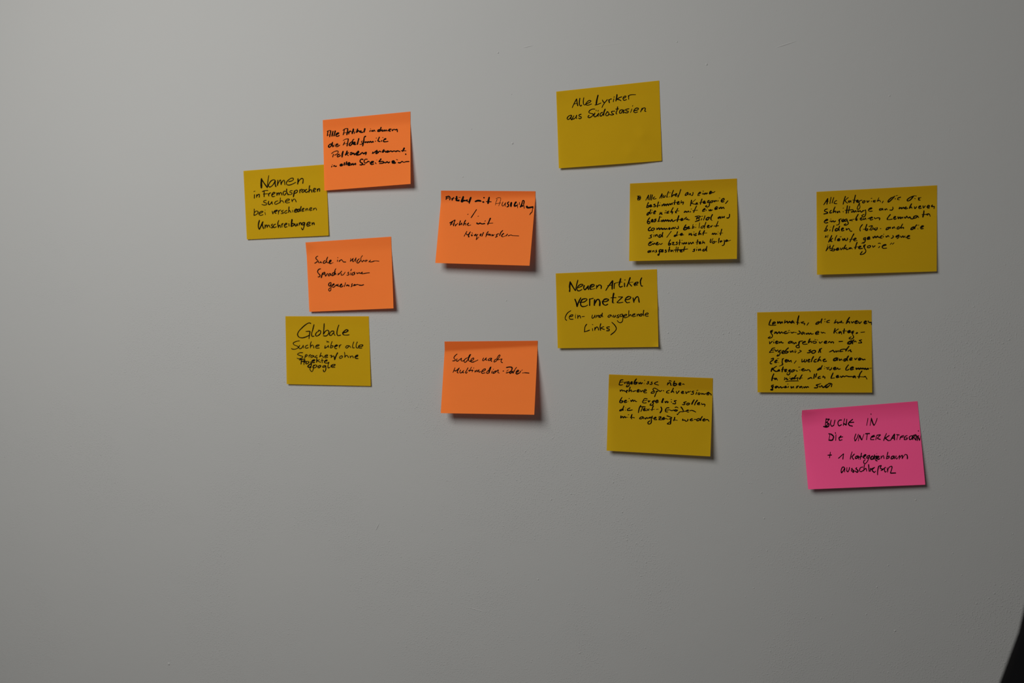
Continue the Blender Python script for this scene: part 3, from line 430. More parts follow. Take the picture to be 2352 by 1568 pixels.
O = (1425, 405)
build_note('yellow', Sheet(rows(O, (0, (175, 130), (2140, 38)), (.5, (168, 843), (2150, 780)), (1, (160, 1556), (2140, 1515))), (.0072, .0082), glue=(.16, .10), power=1.0, seed=8, gk=.8, gs=.2),
 'densely written yellow sticky note, eight lines beginning with a small scribbled mark', O, [
 ('small scribbled out mark in black', 15, """308,362 340,360 365,360; 330,365 318,400 322,438; 310,402 340,400 368,392; 365,360 372,395 355,432; 355,432 322,436; 340,366 338,400 350,430; 312,430 330,405; 345,382 362,384"""),
 ('black handwriting reading Alle Artikel aus einer', 19, """@16 465,440 490,392 516,342; @20 518,340 510,390 510,432; @14 484,400 520,394; @20 560,330 548,380 540,435; 588,334 576,385 570,438; @17 632,372 600,402 610,415 660,405; @18 718,406 748,350 766,312; 766,314 764,360 758,402; @15 732,372 768,360; 792,342 785,385 808,380 826,345; 886,274 866,320 850,380; @15 840,382 880,378; @20 904,370 908,376; @17 898,302 918,299; 976,250 952,310 936,380; 936,376 970,345 985,332 995,345; 1000,352 1036,327 1030,312 1005,335 1012,365; @16 1012,366 1060,352; @20 1110,236 1086,310 1054,385;
 1242,290 1207,310 1190,348 1215,342 1246,295; 1244,297 1240,340; 1262,310 1258,340 1290,312; 1290,310 1284,348; 1335,290 1330,330 1315,350 1305,342; 1430,325 1476,302 1462,288 1430,320 1422,352; @15 1422,355 1462,345; @14 1512,266 1530,272; 1516,302 1506,330; 1532,310 1536,332 1562,302 1570,325 1592,302 1597,320; 1636,306 1670,282 1660,270 1640,290 1636,320 1682,302; @17 1680,282 1695,300 1738,276"""),
 ('black handwriting reading bestimmten Kategorie', 20, """515,475 492,530 480,573; 480,575 516,562 526,537 495,542; 535,557 570,527 556,520 540,540 545,560 585,547; 637,505 610,520 640,532 636,555 605,556; @22 700,464 688,510 676,568; @15 650,542 715,536; 722,520 722,540; @13 732,486 740,484; 765,515 762,550 802,502 805,540 836,507 840,545; 840,540 870,502 880,535 910,497 920,525; 920,525 950,492 956,517; @21 1005,430 996,475 990,520; @15 960,482 1032,475; 1040,496 1080,472 1066,460 1045,480 1050,510 1092,502; 1122,440 1108,488; 1108,488 1156,470 1146,517;
 @23 1308,432 1296,485 1286,543; @15 1382,420 1302,496; @18 1302,492 1345,505 1390,512; 1412,480 1386,500 1390,515 1416,487; 1414,487 1420,517; @22 1500,410 1482,460 1467,515; @14 1450,482 1515,470; 1520,486 1556,467 1546,450 1520,475 1530,495 1572,485; 1636,437 1602,455 1600,478 1630,475; 1625,447 1636,500 1625,548 1592,560 1563,550 1590,530; 1692,445 1660,457 1655,480 1685,476 1702,452 1680,445; 1722,440 1726,468 1752,440; 1762,440 1770,460; 1796,438 1792,460; @13 1812,396 1832,398; @21 1848,452 1906,427 1900,405 1866,420 1850,455 1870,470 1906,460; @22 1976,446 1930,500"""),
 ('black handwriting reading die nicht mit einem', 20, """545,652 502,672 485,710 500,710 542,662; 560,605 546,650 552,694; 580,652 572,680; @13 580,622 592,618; 610,667 650,642 640,630 615,655 610,685 642,680; 736,655 716,702; 718,700 762,660; 760,657 755,695 772,690; 826,657 816,677; @15 820,630 846,628; 895,637 860,652 850,675 892,667; @21 970,570 940,625 924,660; 924,662 960,647 946,690; @21 1056,585 1032,630 1012,663 1035,668; @14 1000,642 1080,632; 1190,632 1166,666 1210,642 1216,661 1250,637 1260,660; 1290,637 1286,660; @15 1294,600 1310,597; @21 1400,540 1372,595 1342,663; @14 1324,628 1420,620;
 1515,622 1556,602 1546,590 1516,615 1508,643; @17 1508,646 1552,636; 1580,612 1572,630; @14 1596,582 1604,580; 1626,607 1632,632 1660,602; 1660,602 1656,632 1692,612; 1738,592 1782,572 1772,555 1738,580 1736,605 1786,596; @21 1812,570 1816,592 1850,562 1856,590 1890,567 1907,595"""),
 ('bold black handwriting reading bestimmten Bild aus', 23, """@21 540,755 502,810 493,850 513,868 545,847 530,826 498,840; 565,827 600,802 590,790 570,810 570,835 605,826; 658,780 632,792 652,807 640,825 610,836; @14 612,808 640,804; @23 725,730 708,790 692,833; @17 680,826 740,820; @14 735,750 760,745; 752,800 762,830 790,797 800,830 830,797 840,826; 840,826 870,797 880,826 900,802; 900,802 916,826 946,792 960,826 1010,802; @26 1075,716 1054,780 1042,833; @17 1010,800 1110,790; @20 1105,802 1146,782 1130,770 1110,790 1115,810 1156,800; 1165,792 1215,748; 1200,790 1236,782 1240,802; @18 1240,802 1275,795;
 @17 1368,740 1440,726 1472,736 1422,760 1390,770; @17 1402,768 1450,774 1442,800 1400,818 1372,830; @20 1412,740 1395,795; @17 1372,832 1456,810; @21 1495,772 1482,804; @15 1490,736 1515,730; @20 1556,720 1526,804; @24 1622,747 1582,770 1575,795 1606,795 1642,747; @26 1692,696 1664,755 1662,795; @16 1664,795 1686,812; @27 1830,738 1797,760 1800,770 1835,742 1842,774; @21 1870,732 1868,760 1915,732; @21 1912,734 1905,762; @22 2005,692 2002,740 1978,764 1950,760"""),
 ('black handwriting reading commons bebildert', 21, """@24 556,930 522,955 512,985 535,996 560,986; 600,946 576,960 570,990 600,990 626,960 605,946; 670,946 666,980; 668,978 710,946 716,980 750,946 757,975; 772,950 776,975 810,950 816,975 850,956 862,977; @30 880,962 908,942 902,968 882,965; 935,945 940,967 972,932; 970,932 985,960 1012,927; 1060,910 1065,945 1046,960 1020,950; @26 1205,886 1172,940 1162,972 1190,980 1226,952 1210,936 1172,952; @20 1236,946 1266,927 1256,920 1236,940 1240,960 1282,950; @16 1336,880 1316,960; @16 1315,955 1350,942 1350,922 1322,932; @15 1386,927 1381,945; @13 1388,884 1392,888; @17 1456,850 1442,950; @17 1532,905 1492,920 1480,945 1510,946 1542,905; @17 1572,835 1552,900 1541,962; @19 1596,926 1632,907 1620,895 1597,915 1602,940 1642,935; @18 1656,906 1660,930 1690,897; @18 1796,820 1772,880 1752,932; @17 1715,912 1760,910 1806,905"""),
 ('black handwriting reading sind / die nicht mit', 20, """@20 580,1070 546,1090 570,1106 560,1125 518,1136; @17 616,1070 611,1110; @16 602,1028 607,1022; @22 640,1072 642,1105; 642,1096 670,1067 682,1106; @23 740,1067 712,1085 706,1115 735,1111 766,1067; @24 780,1025 768,1070 772,1114; @15 936,1005 893,1062 850,1122; 1020,1072 992,1085 985,1100 1015,1096 1042,1062; @19 1052,1010 1036,1060 1046,1090; @22 1074,1068 1078,1076; 1100,1076 1140,1057 1130,1045 1100,1066 1106,1085; @17 1106,1087 1165,1070; 1266,1040 1256,1082 1300,1047 1300,1082 1322,1070; 1346,1052 1346,1080; @15 1342,1022 1358,1020; 1400,1046 1370,1060 1366,1085 1402,1076; @24 1466,992 1444,1040 1436,1076; @24 1436,1072 1470,1047 1482,1072; @24 1546,992 1522,1045 1518,1080; @17 1500,1044 1590,1038; 1680,1066 1702,1042 1706,1066 1736,1042 1746,1066 1772,1045; 1787,1060 1787,1064; @15 1792,1022 1800,1018; @21 1864,965 1848,1020 1836,1080; @15 1812,1045 1882,1038"""),
 ('black handwriting reading einer bestimmten Vorlage', 19, """525,1237 570,1212 560,1200 525,1225 515,1260 545,1266 592,1240; @15 580,1192 602,1196; 592,1226 602,1250 626,1222 640,1250; 650,1246 690,1222 684,1210 655,1230 665,1256 710,1246; @17 715,1228 738,1250 772,1226; @23 920,1160 892,1215 886,1260 915,1256 926,1236 893,1232; 945,1216 985,1210 955,1250 1005,1256; 1046,1200 1026,1215 1045,1227 1036,1250 1013,1251; @20 1090,1160 1086,1215 1080,1262; @14 1060,1222 1112,1212; 1130,1217 1130,1245; @13 1124,1174 1138,1170; 1150,1217 1156,1245 1180,1212 1190,1240 1216,1212 1222,1241; 1252,1207 1256,1245 1290,1212 1302,1240 1336,1207 1342,1235;
 @21 1420,1160 1412,1205 1406,1250; @14 1385,1212 1442,1196; 1445,1226 1476,1212 1466,1200 1446,1216 1450,1236 1487,1230; 1516,1180 1505,1235; 1505,1226 1540,1207 1546,1236; @21 1662,1146 1650,1210 1665,1216; @18 1665,1216 1702,1138; 1720,1192 1696,1202 1695,1226 1725,1221 1737,1197 1715,1192; @22 1752,1194 1768,1200; @20 1816,1130 1806,1175 1802,1225; 1862,1180 1832,1190 1836,1206 1872,1186; @20 1905,1166 1912,1215 1896,1262 1865,1270; 1925,1197 1972,1177 1956,1165 1930,1185 1946,1200; @13 1946,1200 2026,1170"""),
 ('black handwriting reading ausgestattet sind', 20, """545,1362 507,1376 505,1395 540,1386 562,1357; 560,1357 556,1395; 586,1362 582,1390 616,1357; 614,1357 622,1390; 666,1350 652,1366 666,1380 640,1396; 752,1340 716,1352 710,1384 748,1380; 722,1352 716,1415 702,1450 686,1440 708,1420; 752,1372 786,1357 776,1345 752,1366 756,1386 792,1380; 842,1346 822,1360 846,1372 836,1390 813,1391; @24 904,1292 896,1340 886,1388; @16 870,1352 922,1345; 945,1352 925,1366 930,1380 962,1352; 960,1352 972,1386; @21 1030,1292 1012,1390; @21 1060,1298 1046,1390; @19 980,1352 1110,1347 1240,1332; 1090,1372 1132,1357 1122,1346 1096,1366 1106,1386 1142,1380; @21 1185,1282 1168,1340 1160,1378;
 1372,1332 1342,1346 1362,1357 1352,1376 1323,1376; 1400,1332 1396,1365; @15 1402,1298 1410,1302; 1432,1332 1437,1365 1466,1332 1477,1366; @22 1546,1332 1516,1350 1516,1370 1550,1361 1577,1322; @22 1590,1280 1578,1340 1586,1376"""),
 ])

O = (1370, 855)
build_note('yellow', Sheet(rows(O, (0, (230, 35), (2138, 105)), (.2, (220, 315), (2134, 390)), (1, (187, 1437), (2092, 1543))), (.0060, .0085), glue=(.17, .16), power=1.0, seed=10, gk=.8, gs=.05),
 'yellow sticky note at bottom centre, five lines beginning Ergebnisse, tilted slightly clockwise', O, [
 ('black handwriting reading Ergebnisse ueber', 20, """492,134 445,142 428,180 414,222; 430,182 488,172; @18 412,226 450,232 484,224; 508,172 515,205; 515,205 548,170; 600,167 566,180 560,205 596,196; 597,170 602,220 586,255 550,262 566,225; 620,206 660,182 650,170 626,190 626,210 667,206; @26 736,116 702,165 692,208 724,211 746,182 700,187; 776,182 782,210 810,182 816,210 847,187; 872,207 876,209; @20 880,148 890,145; 966,166 940,177 957,192 945,210 918,206; 1026,172 1006,186 1022,202 1010,220 978,216; @20 1130,170 1082,186 1062,205; @18 1062,207 1095,221 1142,233;
 @22 1312,187 1302,233; 1306,215 1346,187 1360,192; @21 1362,190 1366,232 1380,236; @17 1330,162 1350,153 1378,163; @23 1436,155 1417,200 1412,235 1445,240 1476,216 1450,201 1420,216; 1508,217 1552,207 1542,190 1515,206 1516,230 1556,231; @17 1575,217 1598,213 1616,224"""),
 ('black handwriting reading mehrere Sprachversionen', 19, """@23 435,320 438,350; 438,348 466,317 480,345; 480,342 508,330 520,345; 545,357 576,327 556,330 545,360 562,373; 512,346 545,345; @20 620,266 602,320 594,358; 595,352 636,322 640,360; 662,342 674,352 702,336; 690,346 727,332; 745,347 786,322 770,315 745,337 750,360 792,350; 802,322 816,355 852,326; 860,357 916,327 896,310 866,345 876,371 926,373; @18 1102,302 1062,288 1036,312 1064,346 1060,372 1004,380 1012,360 1060,344; @18 1102,302 1132,322 1126,345 1090,351; @20 1108,340 1090,390 1066,450; 1150,327 1166,350 1202,327; @22 1226,330 1236,342; 1342,326 1297,346 1286,370 1336,378; @20 1415,286 1392,330 1366,370; 1376,366 1410,342 1422,376; 1466,342 1476,386 1522,336;
 1556,372 1600,357 1590,345 1560,366 1570,386 1612,380; @26 1640,350 1646,388; @20 1646,390 1692,346; 1690,367 1732,342; 1792,340 1752,356 1782,371 1776,398 1733,401; @21 1842,360 1826,405; @15 1840,332 1866,326; 1892,372 1866,386 1870,405 1902,396 1906,376; 1930,377 1934,400 1960,382; 1960,384 1972,402 2010,387; @20 2020,392 2072,377 2062,365 2026,386 2032,410 2070,404; @20 2072,386 2098,392 2108,420"""),
 ('black handwriting reading beim Ergebnis sollen', 20, """@22 470,456 438,510 427,548 460,556 486,527 442,522; 505,537 550,517 536,510 510,530 516,550 562,545; 582,530 580,536; @20 594,480 606,476; 630,507 637,535 666,502 676,530 704,506; @17 704,506 716,530 742,535; @18 936,485 884,480 862,510 846,548 880,562 918,555; @17 866,522 928,510; 950,510 956,540 986,516; 1072,512 1032,530 1024,558; 1040,522 1042,578 1016,606 984,600 1006,570; 1040,532 1075,532; 1078,537 1132,522 1116,506 1086,530 1100,556 1142,541; @30 1230,477 1212,520 1196,552; @28 1200,552 1222,545; 1260,527 1266,556 1296,526 1302,555 1326,537; 1372,535 1380,550; @18 1368,500 1382,498; 1472,516 1427,526 1452,547 1450,574 1395,570;
 1652,536 1602,556 1626,572 1612,590 1573,590; 1692,562 1656,576 1660,595 1695,590 1712,570 1680,562; @28 1796,500 1764,555 1750,588; @24 1856,506 1816,560 1802,600; 1855,576 1896,562 1886,550 1856,572 1860,590 1906,590; 1930,562 1936,590; 1936,592 1975,582 1998,592; 1998,592 1985,625"""),
 ('black handwriting reading die (Text-) Groessen', 20, """480,672 437,686 425,705 465,696 492,662; @23 505,612 486,665 488,700; 530,690 536,693; @20 534,650 538,650; 617,650 572,675 566,694 615,696 662,686; @22 816,602 788,650 770,742; @20 802,632 850,630 902,634; @22 846,645 816,718; 860,686 896,672 886,660 860,680 866,700 912,696; 920,667 966,700; 972,667 920,705; @22 1046,608 1030,650 1016,703; @15 988,685 1066,676; @15 1094,680 1138,674; @26 1182,632 1200,672 1190,710 1165,745;
 @20 1336,648 1292,652 1266,688 1272,720 1312,726; @18 1278,692 1346,686; @17 1346,686 1382,702 1422,687; 1420,702 1452,686 1492,692 1462,711 1430,702; @18 1440,646 1470,636 1502,652; @25 1550,632 1580,670 1600,718; @18 1600,722 1532,724 1505,755; @34 1498,765 1480,772; @17 1610,716 1662,706 1702,692 1668,690 1654,708 1668,726 1700,726; @19 1714,706 1740,696 1782,706 1826,729"""),
 ('black handwriting reading mit angezeigt werden', 20, """450,792 446,835 480,807 490,835 520,807 530,830 552,820; 572,822 578,826; @16 578,780 597,775; @23 655,767 642,800 636,838; @20 636,845 652,854; @16 615,826 660,826 702,834; 852,810 807,826 792,850 830,850 862,817; 862,815 866,855; 886,830 896,855 926,827 938,850; @17 938,848 986,822 1040,842; @21 1006,820 965,842; @21 1030,800 1006,840 1010,900 992,940 952,946 946,915 985,886; 1048,852 1096,832 1086,820 1056,846 1066,866 1112,865; 1140,820 1186,815 1150,862 1140,868; 1140,868 1200,871; @15 1140,842 1195,840; 1200,852 1246,837 1240,825 1206,850 1220,866 1262,850; 1265,842 1312,860;
 @20 1290,796 1340,812 1388,830; @20 1388,830 1330,860; @26 1372,835 1364,895 1360,948; @18 1360,950 1300,944 1350,905; @24 1440,820 1428,865 1418,890; @18 1408,870 1488,880; 1590,852 1580,880 1622,872; 1622,872 1642,896 1680,880 1677,856; 1718,872 1766,852 1750,850 1720,872 1736,886 1776,880; @17 1790,865 1816,862 1832,868; @22 1892,846 1846,860 1846,885 1885,880 1906,852; @24 1946,806 1918,850 1912,888; 1950,876 1992,857 1982,850 1952,872 1962,890 2002,885; @20 2000,870 2042,867 2070,900"""),
 ])

O = (1865, 420)
build_note('yellow', Sheet(rows(O, (0, (82, 162), (2298, 42)), (1, (92, 1686), (2292, 1624))), (.0052, .0026), bow=.0006, power=1.5, seed=11, gk=.6, gs=.2),
 'yellow sticky note farthest right, six written lines ending in a closing quotation mark', O, [
 ('black handwriting reading Alle Kategorien, die die', 20, """@18 215,402 258,335 290,282; @21 292,282 282,340 272,395; @15 244,348 302,335; @19 350,260 328,380; 400,266 368,370; @17 456,320 416,345 410,375 460,380; @21 616,242 592,310 572,393; @17 668,266 602,322; @18 602,320 628,352 656,372; 690,322 670,340 680,356 716,322; 714,322 716,355; @23 800,220 782,290 767,372; @16 745,312 830,322; 815,342 850,327 840,312 816,330 830,355 872,345; @18 922,315 882,325 862,360 882,385; @17 870,380 842,430 830,478 860,480 882,440 866,385; 962,325 930,345 936,365 966,356 972,330 950,328; 1012,322 1016,355 1052,325; 1092,332 1090,345; @14 1080,285 1106,280; 1130,332 1172,317; 1120,336 1150,318 1126,336 1136,350 1166,342; @18 1230,270 1196,338; @18 1196,336 1240,317 1262,350; @22 1310,330 1290,368;
 @23 1462,268 1400,325 1398,350 1445,322 1522,240; @17 1462,268 1500,255; 1534,285 1524,298; @15 1540,236 1576,230; 1632,260 1580,278 1570,303; @16 1570,305 1606,310; @22 1872,240 1802,266 1750,310 1755,330 1800,316 1866,244; @17 1872,234 1922,240; @18 1884,284 1902,290; 1948,280 1975,272 1956,308 1990,316; @15 2006,266 1952,286"""),
 ('black handwriting reading Schnittmenge aus mehreren', 20, """285,475 242,490 228,515 280,536 292,550; @24 292,550 255,562 215,570; 356,500 332,525 326,550 366,545; @22 425,436 402,490 387,550; 386,542 430,517 436,550; 462,515 466,550 500,516 512,545; 572,520 576,535; @14 566,464 584,460; @25 652,415 640,490 630,560; @22 692,426 666,555; @17 605,502 680,498 760,488; 722,522 732,540 760,507 772,540 800,507 812,536; 830,522 852,502 842,525 882,516; 882,502 906,535 946,500; @18 986,492 940,518; @19 986,492 986,575 962,620 922,616 918,598 960,575; 1040,490 1102,466 1090,456 1045,480 1036,508; @17 1036,510 1066,521 1112,516;
 1286,470 1242,480 1240,500 1285,490 1302,466; 1300,468 1307,500; 1336,475 1342,495 1372,470; 1372,472 1386,495; 1482,440 1490,465 1470,497 1426,496; @23 1610,442 1597,480 1640,452 1646,475 1680,447 1692,470; 1692,468 1742,442 1716,445 1702,465 1722,476 1762,462; @23 1832,378 1804,430 1786,470; 1786,466 1826,442 1836,470; 1880,432 1890,470 1926,432; 1958,452 2000,427 1986,420 1960,446 1972,470 2012,460; @20 2040,415 2046,460 2082,417; 2108,446 2162,426 2142,410 2115,436 2126,460 2162,455; @22 2215,402 2196,432 2250,430; @22 2250,430 2240,474"""),
 ('black handwriting reading eingegebenen Lemmata', 20, """235,702 290,677 276,665 240,690 225,720 250,735 297,725; 336,692 330,715; @15 340,665 352,662; 352,692 362,715 390,692 402,715 437,696; @18 540,655 497,680 492,702; 502,662 506,720 492,764; @18 492,764 447,774; 545,702 590,682 576,665 546,685 556,710 600,702; 642,660 602,680 606,705 640,690; 642,662 652,700 666,748 622,775 590,770 626,745; 685,692 735,672 706,692 748,695; @17 690,680 780,664; @24 852,572 820,625 800,675; @32 805,685 830,680; 838,660 812,662; 880,667 922,642 906,640 885,660 896,680 932,670; 940,647 952,672 986,642; 986,642 992,675; @20 1026,660 1062,637; @20 1058,656 1112,632 1096,625 1066,650 1076,680 1122,666; 1146,632 1160,656 1200,640; @22 1200,640 1246,646 1236,680;
 @23 1442,577 1402,625 1377,668; @17 1376,672 1430,672 1480,662; 1495,652 1540,622 1526,615 1500,640 1510,666 1552,655; @22 1580,617 1587,655 1620,622 1627,655 1660,627 1667,650; @22 1690,622 1712,646 1742,607; @22 1742,607 1768,642 1802,620; @24 1802,622 1818,656 1862,656; @25 1920,597 1872,620 1870,645 1915,636 1937,602; @25 1937,602 1958,636; @27 2058,507 2050,570 2036,630; @22 2020,582 2100,577; @22 2098,578 2140,568 2165,580; @22 2130,592 2108,586; @24 2160,572 2172,614"""),
 ('black handwriting reading bilden (bzw. auch die', 20, """@18 285,776 257,830 232,884; 220,884 270,876 286,856 256,846; 332,857 326,885; @13 340,812 350,808; @21 405,780 387,830 372,895; @24 470,832 432,850 427,875 460,876 496,832; @24 510,790 492,840 500,878; 535,862 580,837 566,825 540,850 546,880 592,870; 632,832 632,865 670,837 690,850; @20 690,852 704,885 736,885; @20 930,760 892,810 880,850 888,885; @25 1010,757 988,820 980,868; @26 985,868 1015,868 1022,838; @17 940,852 1022,836; @18 1042,800 1110,786 1072,840; @20 1072,842 1112,852; @20 1050,855 1100,870; 1122,812 1122,845 1150,842 1166,822; @24 1150,842 1166,866 1192,850 1197,816; @17 1252,840 1268,836;
 @20 1422,812 1372,830 1360,860 1400,846 1442,807; 1442,807 1442,838; 1476,812 1478,835 1512,802; 1512,802 1526,835; 1602,800 1566,822 1562,842 1590,842 1622,812; @21 1668,750 1640,800 1632,838; 1634,832 1680,817 1682,842; @23 1872,802 1827,830 1815,855 1850,850 1892,802; @23 1926,765 1894,810 1886,846; @19 1942,843 1950,841; @14 1940,776 1968,772; 1998,826 2052,792 2032,785 1996,815 2002,841 2048,836"""),
 ('black handwriting reading kleinste gemeinsame, after an opening quotation mark', 20, """@18 240,1006 256,965; @18 285,1002 296,955; @14 262,968 262,1002; @22 366,960 338,1020 302,1090; 302,1088 382,1012; @20 360,1034 346,1072 374,1076; @18 460,960 432,1010 422,1060; 465,1052 510,1032 500,1020 470,1040 472,1062 516,1056; @15 514,1042 522,1038; @14 512,990 542,986; @24 562,1020 568,1055 600,1022 607,1056; 655,1007 652,1030 635,1056 612,1050; @21 772,930 734,1000 695,1088; @16 688,1042 770,1028; 760,1052 810,1022 796,1010 766,1040 780,1066; @17 780,1066 832,1055;
 990,1002 947,1020 950,1045 985,1032; 985,1012 976,1070 952,1105; @18 952,1106 906,1110 950,1086; 1010,1022 1065,1002 1050,990 1016,1010 1016,1036 1072,1025; @23 1116,987 1127,1010 1160,977 1172,1006 1207,977 1217,1000; 1217,1002 1262,992; 1246,1002 1296,962 1272,975 1246,1005 1292,1012; 1312,972 1306,1000; @14 1310,942 1326,938; 1356,972 1366,995 1400,967 1417,992; 1482,962 1496,985 1476,1010 1450,1016; 1600,952 1542,980 1546,995 1602,962; 1600,962 1592,1000 1560,1021; 1622,972 1642,1000 1672,972 1682,1000 1712,972; 1716,1000 1745,1004; 1740,1000 1796,972 1776,965 1745,990 1756,1016 1802,1016"""),
 ('black handwriting reading Ueberkategorie and a closing quotation mark', 20, """@22 292,1162 256,1250; 256,1250 336,1150; @22 336,1150 326,1215; 328,1212 360,1195; @12 282,1142 300,1138; @12 322,1136 338,1133; @20 400,1140 372,1200 362,1245; 330,1237 400,1246 422,1217 376,1216; 435,1226 490,1202 472,1195 446,1216 456,1236 502,1221; 522,1192 532,1226 572,1187; @22 622,1135 592,1190 580,1225; 590,1206 642,1190; 612,1206 640,1221 672,1216; 716,1187 682,1200 690,1211 726,1192; 724,1192 740,1216; @25 830,1087 808,1150 792,1214; @16 770,1182 862,1170; 850,1197 902,1167 882,1160 856,1185 866,1206 932,1200; 987,1135 952,1150 947,1180; @20 970,1142 962,1190 990,1240 984,1270 942,1305 886,1314 926,1255;
 1067,1147 1026,1160 1020,1185 1060,1186 1077,1157 1050,1148; 1112,1147 1122,1180 1162,1150; @24 1246,1166 1222,1190; @16 1212,1112 1236,1106 1262,1112; @22 1290,1162 1367,1137 1340,1130 1302,1150 1286,1182; @20 1286,1182 1312,1200 1376,1196; @18 1436,1130 1466,1100; @18 1476,1126 1508,1098"""),
 ])

